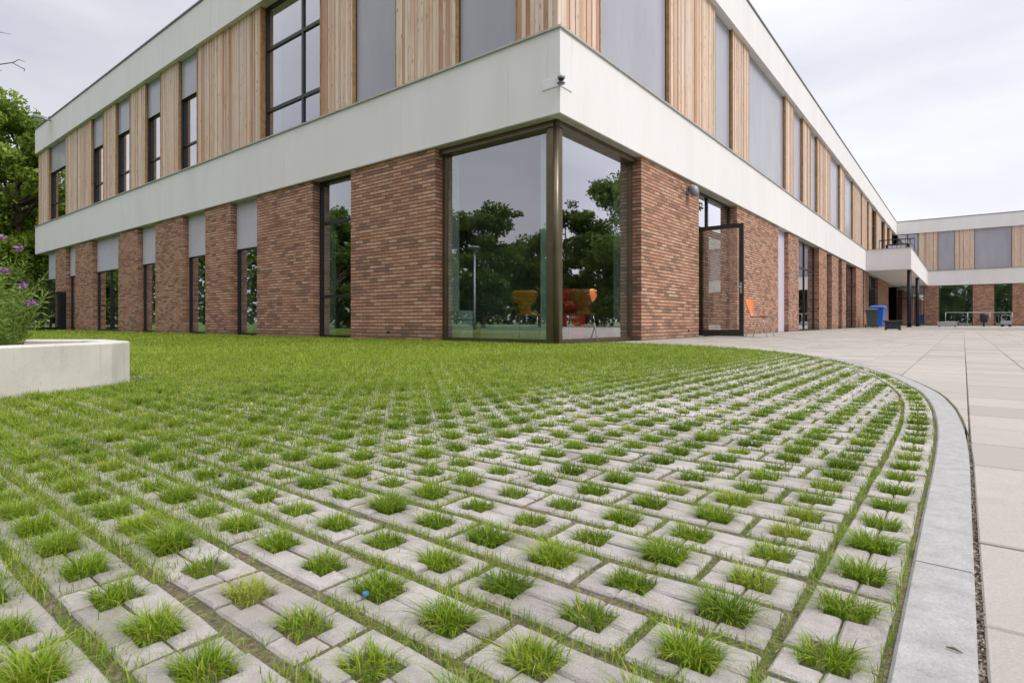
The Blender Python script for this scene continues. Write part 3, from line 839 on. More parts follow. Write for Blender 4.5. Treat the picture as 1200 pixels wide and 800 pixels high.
# red tub chair
t = thing('tub_chair', 'red rounded tub chair indoors behind the orange chair', 'chair', (*at_px(666, 10.3)[:2], .02), math.radians(38)); t.scale = (1.05, 1.05, 1.22)
mb = MB(); mb.lathe([(.20, .0), (.27, .05), (.30, .22), (.29, .40), (.24, .44)], 20); mb.build('seat', M['red'], t)
mb = MB()
for k in range(13):
    a = math.radians(180+k*15)
pts = [(.29*math.cos(math.radians(150+k*20)), .29*math.sin(math.radians(150+k*20)), .50+.14*math.sin(math.pi*k/12)) for k in range(13)]
mb.tube(pts, [.07]+[.095]*11+[.07], 12); mb.tube([(p[0], p[1], p[2]-.14) for p in pts], [.07]+[.09]*11+[.07], 12); mb.build('backrest', M['red'], t)
# low bench added indoors in place of a concrete planter's mirror image
t = thing('reflection_bench', 'low pale bench added indoors in place of a planter reflection in the left corner pane', 'bench', (*at_px(606, 11.0)[:2], .02), math.radians(14))
mb = MB(); mb.box(-.75, .75, -.2, .2, .17, .25, bev=.008); mb.build('seat', M['lining'], t)
mb = MB(); mb.box(-.7, .7, -.17, .17, 0, .169); mb.build('base', M['lining'], t)
t = thing('storage_boxes', 'pale stacked box unit indoors at the left edge of the corner glazing', 'storage unit', (*at_px(541, 9.9)[:2], .02), 0)
for k in range(3):
    mb = MB(); mb.box(-.12+.02*(k % 2), .12, -.15, .15, .005+k*.17, .165+k*.17, bev=.008); mb.build('drawer', M['lining'], t)

# ------------------------------------------------------------------ planter with plants
pl = thing('planter', 'low cast concrete planter with softened edges standing in the grass', 'planter', (0, 0, 0))
def planter():
    mb = MB(); poly = PLANTER; a = sum(poly[i-1][0]*poly[i][1]-poly[i][0]*poly[i-1][1] for i in range(len(poly)))
    if a < 0: poly = poly[::-1]
    top = .232; n = len(poly); inn = inset_poly(poly, .12); c1 = inset_poly(poly, .008)
    inn2 = inset_poly(poly, .128)
    rings = [(poly, -.05), (poly, top-.008), (c1, top), (inn, top), (inn2, top-.008), (inn2, top-.10)]
    for pl_, z in rings: mb.v += [(x, y, z) for x, y in pl_]
    for k in range(len(rings)-1):
        for i in range(n):
            j = (i+1) % n; mb.face((k*n+i, k*n+j, (k+1)*n+j, (k+1)*n+i))
    mb.build('planter_wall', M['planter'], pl)
    sm = MB(); sm.v = [(x, y, top-.05) for x, y in inn2]; sm.face(tuple(range(n))); sm.build('soil', M['soil'], pl)
planter()

def leaf_cards(P, size, dirs=None, aspect=.5, fold=False):
    """P (n,3) centres -> quads with random orientation"""
    n = len(P)
    a = rng.normal(size=(n, 3)); a /= np.linalg.norm(a, axis=1)[:, None]
    if dirs is not None: a = a*.55+dirs; a /= np.linalg.norm(a, axis=1)[:, None]
    b = rng.normal(size=(n, 3)); b -= a*(a*b).sum(1)[:, None]; b /= np.linalg.norm(b, axis=1)[:, None]
    sz = (size if hasattr(size, '__len__') else np.full(n, size))[:, None]*rng.uniform(.6, 1.25, (n, 1))
    V = np.empty((n, 4, 3)); V[:, 0] = P-a*sz*.5; V[:, 1] = P+b*sz*aspect*.5; V[:, 2] = P+a*sz*.5; V[:, 3] = P-b*sz*aspect*.5
    V[:, 1] += a*sz*.06
    F = np.arange(n*4).reshape(n, 4)
    return V.reshape(-1, 3), F
def herb(label, r, d, height, heads, seed, spread=.2):
    R = random.Random(seed); x, y = RD(r, d); z0 = .18
    t = thing('flowering_plant', label, 'plant', (x, y, z0), 0, 'plants in the concrete planter')
    mb = MB(); LP = []; LD = []
    for k in range(26):
        a = R.uniform(0, 6.28); rr = R.uniform(.02, spread); h = height*R.uniform(.45, .95)
        bx, by = rr*.3*math.cos(a), rr*.3*math.sin(a); tx, ty = rr*1.3*math.cos(a), rr*1.3*math.sin(a)
        pts = [(bx+(tx-bx)*q**1.4, by+(ty-by)*q**1.4, h*q) for q in (0, .35, .7, 1)]
        mb.tube(pts, [.0022, .002, .0015, .0008], 4, False)
        for q in np.linspace(.08, 1, 34):
            i = min(2, int(q*3)); f = q*3-i; p = np.array(pts[i])*(1-f)+np.array(pts[i+1])*f
            for _ in range(2):
                dr = np.array([R.uniform(-1, 1), R.uniform(-1, 1), R.uniform(-.1, .9)]); dr /= np.linalg.norm(dr)
                LP.append(p+dr*.022); LD.append(dr)
    hp = []
    for (hr, hd, hz) in heads:
        hx, hy = RD(hr, hd); p = (hx-x, hy-y, hz-z0); hp.append(p)
        mb.tube([(p[0]*.2, p[1]*.2, 0), (p[0]*.5, p[1]*.5, p[2]*.5), (p[0]*.9, p[1]*.9, p[2]*.85), p], [.003, .0024, .0018, .0015], 4, False)
        for q in np.linspace(.1, .85, 14):
            dr = np.array([R.uniform(-1, 1), R.uniform(-1, 1), R.uniform(-.1, .9)]); dr /= np.linalg.norm(dr)
            LP.append(np.array([p[0]*(.2+.75*q), p[1]*(.2+.75*q), p[2]*q])+dr*.02); LD.append(dr)
    mb.build('stems', M['herb'], t)
    V, F = leaf_cards(np.array(LP), .045, np.array(LD)*2, .11)
    np_mesh('foliage', V, [F], rng.random(len(F)), M['herb'], t, False)
    for p in hp:
        n = 46; q = rng.normal(size=(n, 3))*np.array([.010, .010, .006])+np.array(p)
        V, F = leaf_cards(q, .012, None, .8); np_mesh('flower', V, [F], rng.random(len(F)), M['purple'], t, False)
def hd(px, py, d): return ((px-600)/FP*d, d, H+(HZ-py)/FP*d)
herb('tall purple-flowered plant at the left edge of the planter', -2.72, 2.9, .55, [hd(2, 278, 2.85), hd(5, 317, 2.8), hd(22, 291, 2.9)], 1, .2)
herb('green feathery plant with a single low purple bloom in the planter', -2.56, 2.9, .34, [hd(28, 334, 2.9), hd(36, 354, 2.9)], 2, .15)
herb('dense green plant at the back of the planter with no bloom in view', -2.98, 3.2, .55, [], 3, .26)
# young tree out of frame with bare twigs reaching in
t = thing('young_tree', 'thin nearly bare young tree whose twigs reach in at upper left', 'tree', (*at_px(-90, 3.2)[:2], .18))
bx, by, _ = at_px(-90, 3.2)
mb = MB(); mb.tube([(0, 0, 0), (.01, .01, 1.2), (0, .02, 2.6)], [.022, .016, .006], 8); mb.build('trunk', M['twig'], t)
mb = MB()
def rel(px, py, d):
    x, y, _ = at_px(px, d); return (x-bx, y-by, H+(HZ-py)/FP*d-.18)
mb.tube([(.0, .01, 1.1), rel(-40, 92, 3.1), rel(-10, 77, 3.0), rel(15, 73.5, 3.0)], [.008, .005, .003, .0025], 6)
mb.tube([rel(15, 73.5, 3.0), rel(22, 70, 3.0), rel(29, 72.5, 3.0)], [.0022, .0018, .0012], 5)
mb.tube([rel(15, 74, 3.0), rel(24, 79, 3.0), rel(28.5, 81, 3.0), rel(28.5, 84, 3.)], [.0022, .002, .003, .001], 5)
mb.tube([(.01, .01, 1.6), rel(-20, 45, 3.1), rel(0, 38, 3.1), rel(13, 40.5, 3.1)], [.005, .003, .0018, .001], 5)
mb.tube([(.01, .01, 1.0), rel(-30, 95, 3.1), rel(-2, 82.5, 3.1), rel(2, 83, 3.1)], [.005, .003, .003, .001], 5)
mb.build('branches', M['twig'], t)

# ------------------------------------------------------------------ trees
def tree(label, x, y, height, crown_r, seed, leaf=.16, nleaf=26000, m='leaves', trunk_h=.25, tr=.22, group=None, name='broadleaf_tree', src=None):
    t = thing(name, label, 'tree', (x, y, -.05), 0, group)
    if src is not None:
        for c in src.children:
            o = c.copy(); COL.objects.link(o); o.parent = t
        t.rotation_euler = (0, 0, seed*1.3); t.scale = (crown_r, crown_r, height)
        return t
    R = random.Random(seed); mb = MB()
    mb.tube([(0, 0, 0), (.05, .03, height*trunk_h), (-.08, .05, height*.55), (0, 0, height*.88)], [tr, tr*.75, tr*.45, tr*.08], 10)
    tips = []
    for k in range(34):
        z0 = height*R.uniform(trunk_h*.75, .82); a = R.uniform(0, 6.28)
        f = (z0/height-trunk_h*.6)/(1-trunk_h*.6); prof = math.sin(math.pi*min(1, max(.08, f*.85+.12)))**.65
        L = crown_r*prof*R.uniform(.65, 1.1); up = R.uniform(.15, .65)*L
        e = Vector((L*math.cos(a), L*math.sin(a), z0+up)); s0 = Vector((0, 0, z0)); mid = s0.lerp(e, .5)+Vector((R.uniform(-.2, .2), R.uniform(-.2, .2), .1*L))
        mb.tube([s0, mid, e], [tr*.3, tr*.16, .015], 6, False)
        for q in (.45, .6, .75, .9, 1.):
            p = s0.lerp(mid, q*2) if q < .5 else mid.lerp(e, (q-.5)*2)
            for _ in range(2): tips.append((p+Vector((R.gauss(0, 1), R.gauss(0, 1), R.gauss(0, .8)))*crown_r*.11, crown_r*R.uniform(.10, .21)))
    for _ in range(8): tips.append((Vector((R.gauss(0, .12)*crown_r, R.gauss(0, .12)*crown_r, height*R.uniform(.82, .98))), crown_r*.16))
    mb.build('trunk', M['bark'], t)
    c = np.array([p for p, _ in tips]); s = np.array([q for _, q in tips]); tone = rng.uniform(-.2, .2, len(c))
    i = rng.integers(0, len(c), nleaf)
    g = rng.normal(size=(nleaf, 3)); g /= np.linalg.norm(g, axis=1)[:, None]; g *= rng.uniform(.25, 1.05, (nleaf, 1))**.6
    P = c[i]+g*s[i][:, None]*np.array([1.15, 1.15, .75])
    V, F = leaf_cards(P, leaf, None, .62)
    np_mesh('crown', V, [F], np.clip(.45+tone[i]+rng.normal(0, .18, nleaf)+g[:, 2]*.12, 0, 1), M[m], t, False)
    return t
tx, ty, _ = at_px(20, 31); tree('tall broad green tree with sunlit crown beyond the far left end of the school', tx, ty, 12.2, 4.5, 3, .24, 75000, trunk_h=.22, tr=.32)
tx, ty, _ = at_px(-40, 38); tree('darker tree standing behind the tall tree at the far left', tx, ty, 11.5, 5.2, 5, .24, 30000, 'darkleaves', .1)
def bush(label, x, y, h, r, seed, m='darkleaves'):
    t = thing('bush', label, 'bush', (x, y, 0)); n = 9000
    c = rng.normal(size=(40, 3))*np.array([r*.45, r*.45, h*.2])+np.array([0, 0, h*.45]); c[:, 2] = np.clip(c[:, 2], .15, h*.85)
    i = rng.integers(0, 40, n); g = rng.normal(size=(n, 3)); g /= np.linalg.norm(g, axis=1)[:, None]
    P = c[i]+g*rng.uniform(.2, 1, (n, 1))*r*.28; P[:, 2] = np.abs(P[:, 2])
    V, F = leaf_cards(P, .17, None, .6); np_mesh('leaves', V, [F], rng.random(n), M[m], t, False)
    mb = MB(); mb.tube([(0, 0, -.05), (0, 0, h*.5)], [.06, .02], 6); mb.build('stem', M['bark'], t)
for k, (px, d, h, r, lb) in enumerate([(8, 27, 3.2, 1.6, 'leafy dark bush behind the planter at the left edge of the picture'), (50, 34, 4.2, 2.4, 'tall dark bush beyond the fence beside the far end of the school'),
                                       (22, 36, 3.6, 2.4, 'dark bush between the tree trunk and the far end of the school'), (-30, 24, 3.4, 2., 'bush to the left of the planter, mostly out of the picture')]):
    bush(lb, *at_px(px, d)[:2], h, r, k)
# far belt closing the view on the left
def belt(name, pts, seed):
    n = 70000; P = []
    for a, b_ in zip(pts[:-1], pts[1:]):
        L = math.hypot(b_[0]-a[0], b_[1]-a[1]); k = int(n*L/300)
        q = rng.random(k); x = a[0]+(b_[0]-a[0])*q; y = a[1]+(b_[1]-a[1])*q
        hh = 8+2.2*np.sin(x*.35+y*.21)+1.4*np.sin(x*.9-y*.7)
        z = hh*rng.random(k)**.8; P.append(np.stack([x+rng.normal(0, 1.6, k), y+rng.normal(0, 1.6, k), z], 1))
    P = np.concatenate(P); V, F = leaf_cards(P, .85, None, .7)
    o = np_mesh(name, V, [F], np.clip(rng.normal(.4, .2, len(F)), 0, 1), M['darkleaves'], None, False)
    tag(o, 'distant dark tree belt closing the horizon around the grounds', 'tree belt', kind='stuff')
belt('tree_belt', [(-75, 30), (-80, -5), (-60, -45), (-20, -62), (30, -60), (62, -30), (70, 30), (60, 75)], 1)
# trees seen mirrored in the glazing
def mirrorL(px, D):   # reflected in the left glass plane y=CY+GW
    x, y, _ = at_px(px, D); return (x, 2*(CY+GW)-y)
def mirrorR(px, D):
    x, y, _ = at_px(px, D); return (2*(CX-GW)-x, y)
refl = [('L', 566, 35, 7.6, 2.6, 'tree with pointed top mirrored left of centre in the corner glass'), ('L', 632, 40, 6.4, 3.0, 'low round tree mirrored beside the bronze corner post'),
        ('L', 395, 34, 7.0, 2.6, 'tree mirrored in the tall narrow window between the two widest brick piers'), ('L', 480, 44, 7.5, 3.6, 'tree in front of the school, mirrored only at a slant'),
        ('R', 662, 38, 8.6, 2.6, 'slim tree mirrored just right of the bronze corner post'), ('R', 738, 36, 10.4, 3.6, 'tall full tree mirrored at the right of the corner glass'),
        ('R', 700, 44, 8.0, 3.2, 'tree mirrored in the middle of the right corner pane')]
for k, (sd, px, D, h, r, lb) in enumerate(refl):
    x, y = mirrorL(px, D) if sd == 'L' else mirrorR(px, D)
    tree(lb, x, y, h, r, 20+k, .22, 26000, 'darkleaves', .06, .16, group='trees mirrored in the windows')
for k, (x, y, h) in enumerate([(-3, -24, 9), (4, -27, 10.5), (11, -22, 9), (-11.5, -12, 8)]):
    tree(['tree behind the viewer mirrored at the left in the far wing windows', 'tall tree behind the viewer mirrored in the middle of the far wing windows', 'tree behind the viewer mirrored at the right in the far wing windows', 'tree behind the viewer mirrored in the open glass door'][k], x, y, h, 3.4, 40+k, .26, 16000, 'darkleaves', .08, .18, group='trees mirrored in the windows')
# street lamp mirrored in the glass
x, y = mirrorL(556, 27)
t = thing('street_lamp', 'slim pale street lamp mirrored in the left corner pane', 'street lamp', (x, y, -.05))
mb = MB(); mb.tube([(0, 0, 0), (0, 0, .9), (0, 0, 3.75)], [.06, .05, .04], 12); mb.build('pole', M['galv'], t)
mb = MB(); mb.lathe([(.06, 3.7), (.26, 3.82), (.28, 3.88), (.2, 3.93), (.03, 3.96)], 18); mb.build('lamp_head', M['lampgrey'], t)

# ------------------------------------------------------------------ left fence and marker
fx0, fy0 = -27.7, CY-.05; fx1, fy1 = at_px(15, 20.2)[:2]
ang = math.atan2(fy1-fy0, fx1-fx0); L = math.hypot(fx1-fx0, fy1-fy0)
t = thing('fence', 'black wire mesh fence running out from the far brick piers', 'fence', (fx0, fy0, 0), ang)
mb = MB(); mb.box(-.0, .36, -.05, .05, 0, 1.5, bev=.01); mb.build('post', M['black'], t)
mb = MB(); mb.box(.37, L, -.02, .02, 1.40, 1.45); mb.build('rail', M['black'], t)
mb = MB(); mb.box(.37, L, -.03, .03, .0, .12); mb.build('rail', M['black'], t)
mb = MB()
k = .45
while k < L: mb.box(k-.004, k+.004, -.004, .004, .12, 1.40); k += .12
for z in (.4, .7, 1.0, 1.2): mb.box(.37, L, -.0045, .0045, z-.004, z+.004)
mb.build('mesh_panel', M['blackmetal'], t)
for q in (.5, 1.):
    mb = MB(); mb.box(L*q-.03, L*q+.03, -.03, .03, 0, 1.5); mb.build('post', M['black'], t)
x, y, _ = at_px(60.5, 26); t = thing('marker_post', 'small orange and white striped marker post behind the far fence', 'marker post', (x, y, 0))
mb = MB(); mb.lathe([(.10, 0), (.10, .25), (.09, .26)], 12); mb.build('base', M['orangepaint'], t)
mb = MB(); mb.lathe([(.085, .26), (.085, .45)], 12); mb.build('reflective_band', M['white'], t)
mb = MB(); mb.lathe([(.085, .451), (.085, .68), (.03, .72)], 12); mb.build('top', M['orangepaint'], t)

# ------------------------------------------------------------------ courtyard things
def wheelie(label, loc, rz, bm_, lm, s=1.):
    t = thing('wheelie_bin', label, 'wheelie bin', loc, rz, 'bins by the entrance'); t.scale = (s, s, s)
    def loft(secs):
        mb = MB()
        for (hx, y0, y1, z) in secs: mb.v += [(-hx, y0, z), (hx, y0, z), (hx, y1, z), (-hx, y1, z)]
        for k in range(len(secs)-1):
            for i in range(4): j = (i+1) % 4; mb.face((4*k+i, 4*k+j, 4*k+4+j, 4*k+4+i))
        mb.face((3, 2, 1, 0)); e = 4*(len(secs)-1); mb.face((e, e+1, e+2, e+3)); return mb
    loft([(.20, -.2, .22, .05), (.27, -.30, .27, .88), (.30, -.33, .30, .89), (.30, -.33, .30, .95)]).build('body', bm_, t)
    loft([(.30, -.35, .31, .955), (.31, -.36, .31, .99), (.26, -.28, .27, 1.05), (.14, -.12, .15, 1.075)]).build('lid', lm, t)
    mb = MB(); mb.tube([(-.2, .34, .98), (.2, .34, .98)], .018, 8); mb.tube([(-.2, .34, .98), (-.2, .28, .95)], .015, 6); mb.tube([(.2, .34, .98), (.2, .28, .95)], .015, 6); mb.build('handle', bm_, t)
    for sx in (-.27, .27):
        mb = MB(); mb.tube([(sx-.03, .26, .1), (sx+.03, .26, .1)], .1, 16); mb.build('wheel', M['black'], t)
wheelie('dark grey wheelie bin in front of the blue one beside the brick pier', (*at_px(1021.5, 29.8)[:2], 0), math.radians(8), M['greyplastic'], M['greyplastic'], .95)
wheelie('bright blue wheelie bin behind the dark grey one', (*at_px(1029, 31)[:2], 0), math.radians(-5), M['blue'], M['blue'], 1.12)
t = thing('low_table', 'low black bench-like table standing on the slabs in front of the bins', 'table', (*at_px(1045, 22.5)[:2], 0), math.radians(12))
mb = MB(); mb.box(-.27, .33, -.2, .2, .30, .38, bev=.01); mb.build('top', M['black'], t)
mb = MB(); mb.box(-.22, .28, -.15, .15, .04, .299); mb.build('box', M['black'], t)
for x in (-.2, .26):
    mb = MB(); mb.box(x-.03, x+.03, -.16, .16, 0, .039); mb.build('foot', M['black'], t)
t = thing('litter_bin', 'dark rounded litter bin on a post in front of the wing', 'litter bin', at_px(1153, 36.5), 0)
mb = MB(); mb.tube([(0, 0, 0), (0, 0, .4)], .04, 8); mb.build('post', M['black'], t)
mb = MB(); mb.lathe([(.12, .25), (.2, .32), (.22, .7), (.19, .84), (.08, .9)], 18); mb.build('body', M['black'], t)
x0_, y0_, _ = at_px(1108, 37.5); x1_, y1_, _ = at_px(1186, 37.5)
t = thing('metal_railing', 'pale metal railing across the front of the wing windows', 'railing', (x0_, y0_, 0), math.atan2(y1_-y0_, x1_-x0_))
L = math.hypot(x1_-x0_, y1_-y0_); mb = MB(); mb.tube([(0, 0, .92), (L, 0, .92)], .018, 8); mb.build('rail', M['galv'], t)
for k in range(4):
    mb = MB(); mb.tube([(L*k/3, 0, 0), (L*k/3, 0, .92)], .018, 8); mb.build('post', M['galv'], t)
t = thing('planter_trough', 'low pale trough at the foot of the wide wing window', 'trough', at_px(1110, 36), math.radians(3))
mb = MB(); mb.box(-.5, .5, -.2, .2, .05, .32, bev=.015); mb.build('body', M['galv'], t)
for x in (-.4, .4):
    mb = MB(); mb.box(x-.04, x+.04, -.15, .15, 0, .049); mb.build('foot', M['black'], t)
t = thing('hand_cart', 'small pale hand cart standing before the narrow wing window', 'cart', at_px(1179, 36), math.radians(-5))
mb = MB(); mb.box(-.25, .25, -.2, .2, .14, .36, bev=.02); mb.build('tray', M['galv'], t)
mb = MB(); mb.tube([(-.22, 0, .36), (-.22, 0, .72), (.22, 0, .72), (.22, 0, .36)], .018, 8); mb.build('handle', M['galv'], t)
for x in (-.18, .18):
    mb = MB(); mb.tube([(x, -.22, .08), (x, -.17, .08)], .08, 14); mb.tube([(x, .17, .08), (x, .22, .08)], .08, 14); mb.build('wheel', M['black'], t)

# ------------------------------------------------------------------ litter on the ground
x, y = G(428.5, 699); mb = MB(); mb.lathe([(.002, 0), (.0042, .0008), (.0042, .0045), (.003, .0052)], 10, (x, y, .001)); tag(mb.build('bottle_cap', M['blue']), 'tiny bright blue plastic cap lying on a paver', 'litter')
x, y = G(1118, 764); mb = MB(); mb.tube([(x-.0065, y+.0015, .003), (x, y, .0042), (x+.007, y-.0022, .003)], [.0006, .0013, .0005], 6); tag(mb.build('twig', M['bark']), 'tiny dark twig lying on the concrete kerb', 'twig')

# ------------------------------------------------------------------ grass
def vnoise(x, y, f, seed=0):
    """cheap smooth value noise 0..1"""
    rs = np.random.default_rng(seed); T = rs.random((256, 256)); xs, ys = x*f+100, y*f+100
    xi, yi = np.floor(xs).astype(int), np.floor(ys).astype(int); fx, fy = xs-xi, ys-yi
    fx = fx*fx*(3-2*fx); fy = fy*fy*(3-2*fy)
    g = lambda a, b: T[a % 256, b % 256]
    return (g(xi, yi)*(1-fx)+g(xi+1, yi)*fx)*(1-fy)+(g(xi, yi+1)*(1-fx)+g(xi+1, yi+1)*fx)*fy
def lush(x, y):
    r, d = x*C_+y*S_, -x*S_+y*C_
    v = .22+.42*d-.62*r+.6*(vnoise(x, y, 1.1, 3)-.5)
    near_kerb = np.clip((1.2-kerb_sd(np.stack([x, y], 1)))/1.2, 0, 1)
    return np.clip((v-.25)/1.75, 0, 1)*(1-.35*near_kerb)
def blades(B, hgt, wid, lean, nseg, name_unused=None, tone=None, dry=.05):
    """B (n,2) roots; returns V, quads, tris, rnd"""
    n = len(B); a = rng.uniform(0, 2*np.pi, n) if lean.ndim == 1 else np.arctan2(lean[:, 1], lean[:, 0])
    ln = lean if lean.ndim == 1 else np.linalg.norm(lean, axis=1)
    dx, dy = np.cos(a), np.sin(a); wa = a+np.pi/2+rng.normal(0, .5, n); wx, wy = np.cos(wa), np.sin(wa)
    K = nseg+1; V = np.empty((n, 2*nseg+1, 3))
    for k in range(K):
        q = k/nseg; out = hgt*ln*q**1.8; z = hgt*(q-.38*np.minimum(ln, 1.3)*q**2.6)-.008*(k == 0)
        cx_, cy_ = B[:, 0]+dx*out, B[:, 1]+dy*out; w = wid*(1-q**1.6)*.5
        if k < nseg:
            V[:, 2*k, 0] = cx_-wx*w; V[:, 2*k, 1] = cy_-wy*w; V[:, 2*k, 2] = z
            V[:, 2*k+1, 0] = cx_+wx*w; V[:, 2*k+1, 1] = cy_+wy*w; V[:, 2*k+1, 2] = z
        else: V[:, 2*nseg, 0] = cx_; V[:, 2*nseg, 1] = cy_; V[:, 2*nseg, 2] = z
    base = np.arange(n)[:, None]*(2*nseg+1)
    Q = np.concatenate([base+np.array([2*k, 2*k+1, 2*k+3, 2*k+2]) for k in range(nseg-1)]) if nseg > 1 else np.empty((0, 4), int)
    T = base+np.array([2*nseg-2, 2*nseg-1, 2*nseg])
    r = np.clip((tone if tone is not None else .45)+rng.normal(0, .17, n), 0, .9)
    dr = rng.random(n) < dry; r[dr] = rng.uniform(.9, 1, dr.sum())
    rr = np.concatenate([np.tile(r, nseg-1) if nseg > 1 else np.empty(0), r])
    return V.reshape(-1, 3), Q, T, rr, n
def emit(name, label, groups):
    Vs, Qs, Ts, Rq, Rt, off = [], [], [], [], [], 0
    for (V, Q, T, r, n) in groups:
        if n == 0: continue
        Vs.append(V); Qs.append(Q+off); Ts.append(T+off); Rq.append(r[:len(Q)]); Rt.append(r[len(Q):]); off += len(V)
    o = np_mesh(name, np.concatenate(Vs), [np.concatenate(Qs), np.concatenate(Ts)], np.concatenate(Rq+Rt), M['grass'], None, True)
    tag(o, label, 'grass', kind='stuff'); return o
def ok_ground(P):
    r, d = toRD(P[:, 0], P[:, 1])
    m = (kerb_sd(P) > KW+.004)
    m &= ~((P[:, 1] > CY-.03) & (P[:, 0] < CX+.03))
    inp = (r < -2.07-.26*np.maximum(0, 2.95-d)) & (d > 1.55) & (d < 3.45)
    return m & ~inp
T3 = np.array([(a, b, 0) for a, b, _ in tufts]+[(a, b, 1) for a, b in border_t])
def scatter(cent, cnt, sx, sy):
    i = np.repeat(np.arange(len(cent)), cnt); u = rng.uniform(-1, 1, (len(i), 2)); 
    return i, cent[i]+u*np.array([sx, sy])
def tuft_grass():
    C = T3[:, :2]; r, d = toRD(C[:, 0], C[:, 1]); lu = lush(C[:, 0], C[:, 1])
    keep = rng.random(len(C)) > -1; C, d, lu = C[keep], d[keep], lu[keep]
    vig = np.clip(rng.normal(.92, .27, len(C)), .25, 1.6)*(1+.25*lu)
    straw = rng.random(len(C)) < .07; vig[straw] *= .7
    groups = []
    for lo, hi, base, wid, ns in [(0, 1.1, 340, .00145, 4), (1.1, 2.0, 200, .0019, 3), (2., 3.6, 105, .0027, 3), (3.6, 6, 45, .0042, 2), (6, 30, 26, .0065, 2)]:
        m = (d >= lo) & (d < hi)
        if not m.any(): continue
        Cm, vm, lm, st_ = C[m], vig[m], lu[m], straw[m]; cnt = np.maximum(4, (base*vm).astype(int))
        i, B = scatter(Cm, cnt, .0255, .0212)
        B[:, 0] += rng.normal(0, .002, len(B)); rel_ = (B-Cm[i])/.026
        hgt = rng.uniform(.008, .0245, len(B))*(.35+.65*vm[i])*(1+.5*lm[i]); long_ = rng.random(len(B)) < .05; hgt[long_] *= 1.35
        lean = rel_*1.2+rng.normal(0, .65, (len(B), 2))
        tone = (.45+.25*(vnoise(Cm[:, 0], Cm[:, 1], 3.1, 9)-.5)+rng.normal(0, .09, len(Cm))+.33*st_)[i]
        groups.append(blades(B, hgt, rng.uniform(.7, 1.3, len(B))*wid, lean, ns, tone=tone, dry=.055))
    emit('grass_tufts', 'bright green grass tufts growing through the paver openings', groups)
tuft_grass()
def groove_grass():
    # thin growth along the joints, thickening to a closed sward with distance
    groups = []
    for lo, hi, dens, wid, ns in [(.38, 1.1, 48000, .0012, 2), (1.1, 2.0, 25000, .0017, 2), (2., 3.6, 10500, .0024, 2), (3.6, 6, 5200, .0040, 2), (6, 9.5, 2500, .0062, 2), (9.5, 16, 800, .0105, 2), (16, 34, 170, .022, 2)]:
        area = .93*(hi**2-lo**2)+.5*(hi-lo); n = int(area*dens)
        dd = np.sqrt(rng.uniform(lo*lo, hi*hi, n)); rr = rng.uniform(-.97, .97, n)*dd
        x, y = -dd*S_+rr*C_, dd*C_+rr*S_; P = np.stack([x, y], 1)
        P = P[(P[:, 1] < 8.2)]; P = P[ok_ground(P)]
        x, y = P[:, 0], P[:, 1]; lu = lush(x, y); d = toRD(x, y)[1]
        j = np.round((y-Y0T)/PYT); oy = np.abs(y-Y0T-j*PYT)
        odd = (np.abs(j) % 2); cx_ = X0T+PXT*(.5+odd); ox = np.abs((x-cx_+PXT) % (2*PXT)-PXT)
        sd = kerb_sd(P); border = sd < KW+.106
        gro = (oy > HH-.001) | (ox < .006); 
        bg = (sd < KW+.010) | ((sd > KW+.092) & (sd < KW+.106))
        ing = np.where(border, bg, gro)
        pat = vnoise(x, y, 9, 5)*.6+vnoise(x, y, 28, 6)*.4
        pg = np.clip((pat-.42+.65*lu+.16*np.clip((d-1.4)/2, 0, 1))*4.2, 0, 1); pg = np.where(border, np.clip(pg+.55, 0, 1), pg)
        cover = np.clip((lu-.16)*1.9, 0, 1)*np.clip((pat-.44+.62*lu)*3, 0, 1)
        rr_ = x*C_+y*S_; far = np.clip((d-1.9-1.05*np.clip(rr_+.2, 0, 9))/2.6, 0, 1)   # the sward closes towards the school
        cover = np.clip(cover+far*1.6+np.clip(d-2, 0, 1)*np.clip((pat-.60)*3, 0, .7), 0, 1.8); cover = np.where(d > 8.5, 1.8, cover); farm = far
        p = np.where(ing, pg, cover*.75)
        m = rng.random(len(P)) < p; P, lu, border_m, farm = P[m], lu[m], border[m], farm[m]; ing = ing[m]; d = d[m]
        hgt = rng.uniform(.003, .014, len(P))*(1+2.0*lu)*np.where(border_m, 1.25, 1)*(1+.45*farm)
        lean = rng.normal(0, .85, (len(P), 2))
        tone = .42+.3*(vnoise(P[:, 0], P[:, 1], 1.3, 12)-.5)+.12*lu+.12*np.clip((d-2)/4, 0, 1)
        groups.append(blades(P, hgt, rng.uniform(.7, 1.3, len(P))*wid, lean, ns, tone=tone, dry=.12))
    emit('grass', 'short green grass in the joints and closing into lawn by the school', groups)
groove_grass()
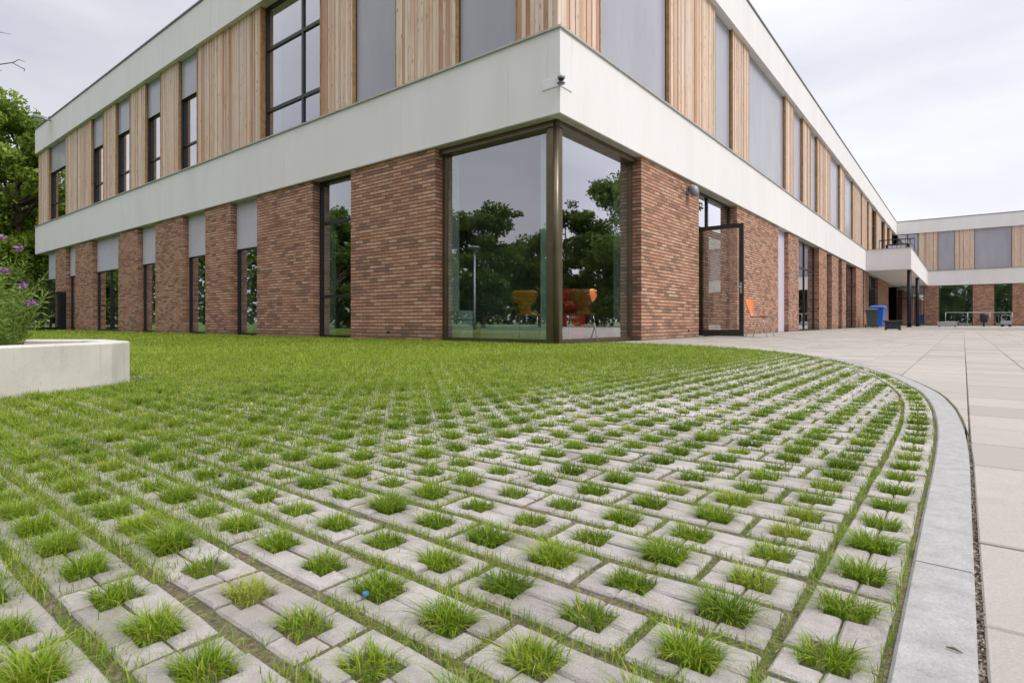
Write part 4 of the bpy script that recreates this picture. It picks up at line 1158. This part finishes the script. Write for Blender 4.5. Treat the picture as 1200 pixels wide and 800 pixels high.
def debris():
    n = 14000; dd = np.sqrt(rng.uniform(.16, 9, n)); rr = rng.uniform(-.93, .93, n)*dd
    x, y = -dd*S_+rr*C_, dd*C_+rr*S_
    P = np.stack([x, y], 1); sd = kerb_sd(P); j = np.round((y-Y0T)/PYT); oy = np.abs(y-Y0T-j*PYT)
    m = ((sd > KW) & (oy > HH)) | ((sd > KW) & (sd < KW+.013)) | ((sd < -.001) & (sd > -.006))
    P = P[m]; q = np.concatenate([P, rng.normal(-.008, .002, (len(P), 1))], 1)
    # extra grit between kerb and slabs
    yy = rng.uniform(.5, 2.4, 1500); g = np.stack([rng.uniform(.0122, .0195, 1500), yy, rng.normal(-.004, .0012, 1500)], 1)
    q = np.concatenate([q, g]); V, F = leaf_cards(q, .0038, None, .8)
    o = np_mesh('grit', V, [F], rng.random(len(F)), M['grit'], None, False); tag(o, 'fine brown grit and crumbs lying in the joints', 'grit', kind='stuff')
debris()
def clippings():
    n = 2600; dd = np.sqrt(rng.uniform(.16, 16, n)); rr = rng.uniform(-.93, .93, n)*dd
    P = np.stack([-dd*S_+rr*C_, dd*C_+rr*S_], 1); P = P[ok_ground(P)]; n = len(P)
    a = rng.uniform(0, 6.28, n); L = rng.uniform(.006, .022, n); w = .0009
    D = np.stack([np.cos(a), np.sin(a)], 1); Nn = np.stack([-D[:, 1], D[:, 0]], 1)
    V = np.zeros((n, 6, 3)); z = .0022+rng.uniform(0, .001, n)
    for k, q in enumerate((0, .5, 1)):
        c = P+D*(L*q)[:, None]+Nn*(L*.12*(q-.5)**2*4)[:, None]
        V[:, 2*k, :2] = c-Nn*w*.5; V[:, 2*k+1, :2] = c+Nn*w*.5; V[:, 2*k, 2] = z+.001*(q == .5); V[:, 2*k+1, 2] = z+.001*(q == .5)
    b_ = np.arange(n)[:, None]*6; F = np.concatenate([b_+np.array([0, 1, 3, 2]), b_+np.array([2, 3, 5, 4])])
    r_ = rng.uniform(.84, 1, n)
    o = np_mesh('grass_clippings', V.reshape(-1, 3), [F], np.concatenate([r_, r_]), M['grass'], None, False); tag(o, 'dry straw and grass clippings scattered over the pavers', 'clippings', kind='stuff')
clippings()
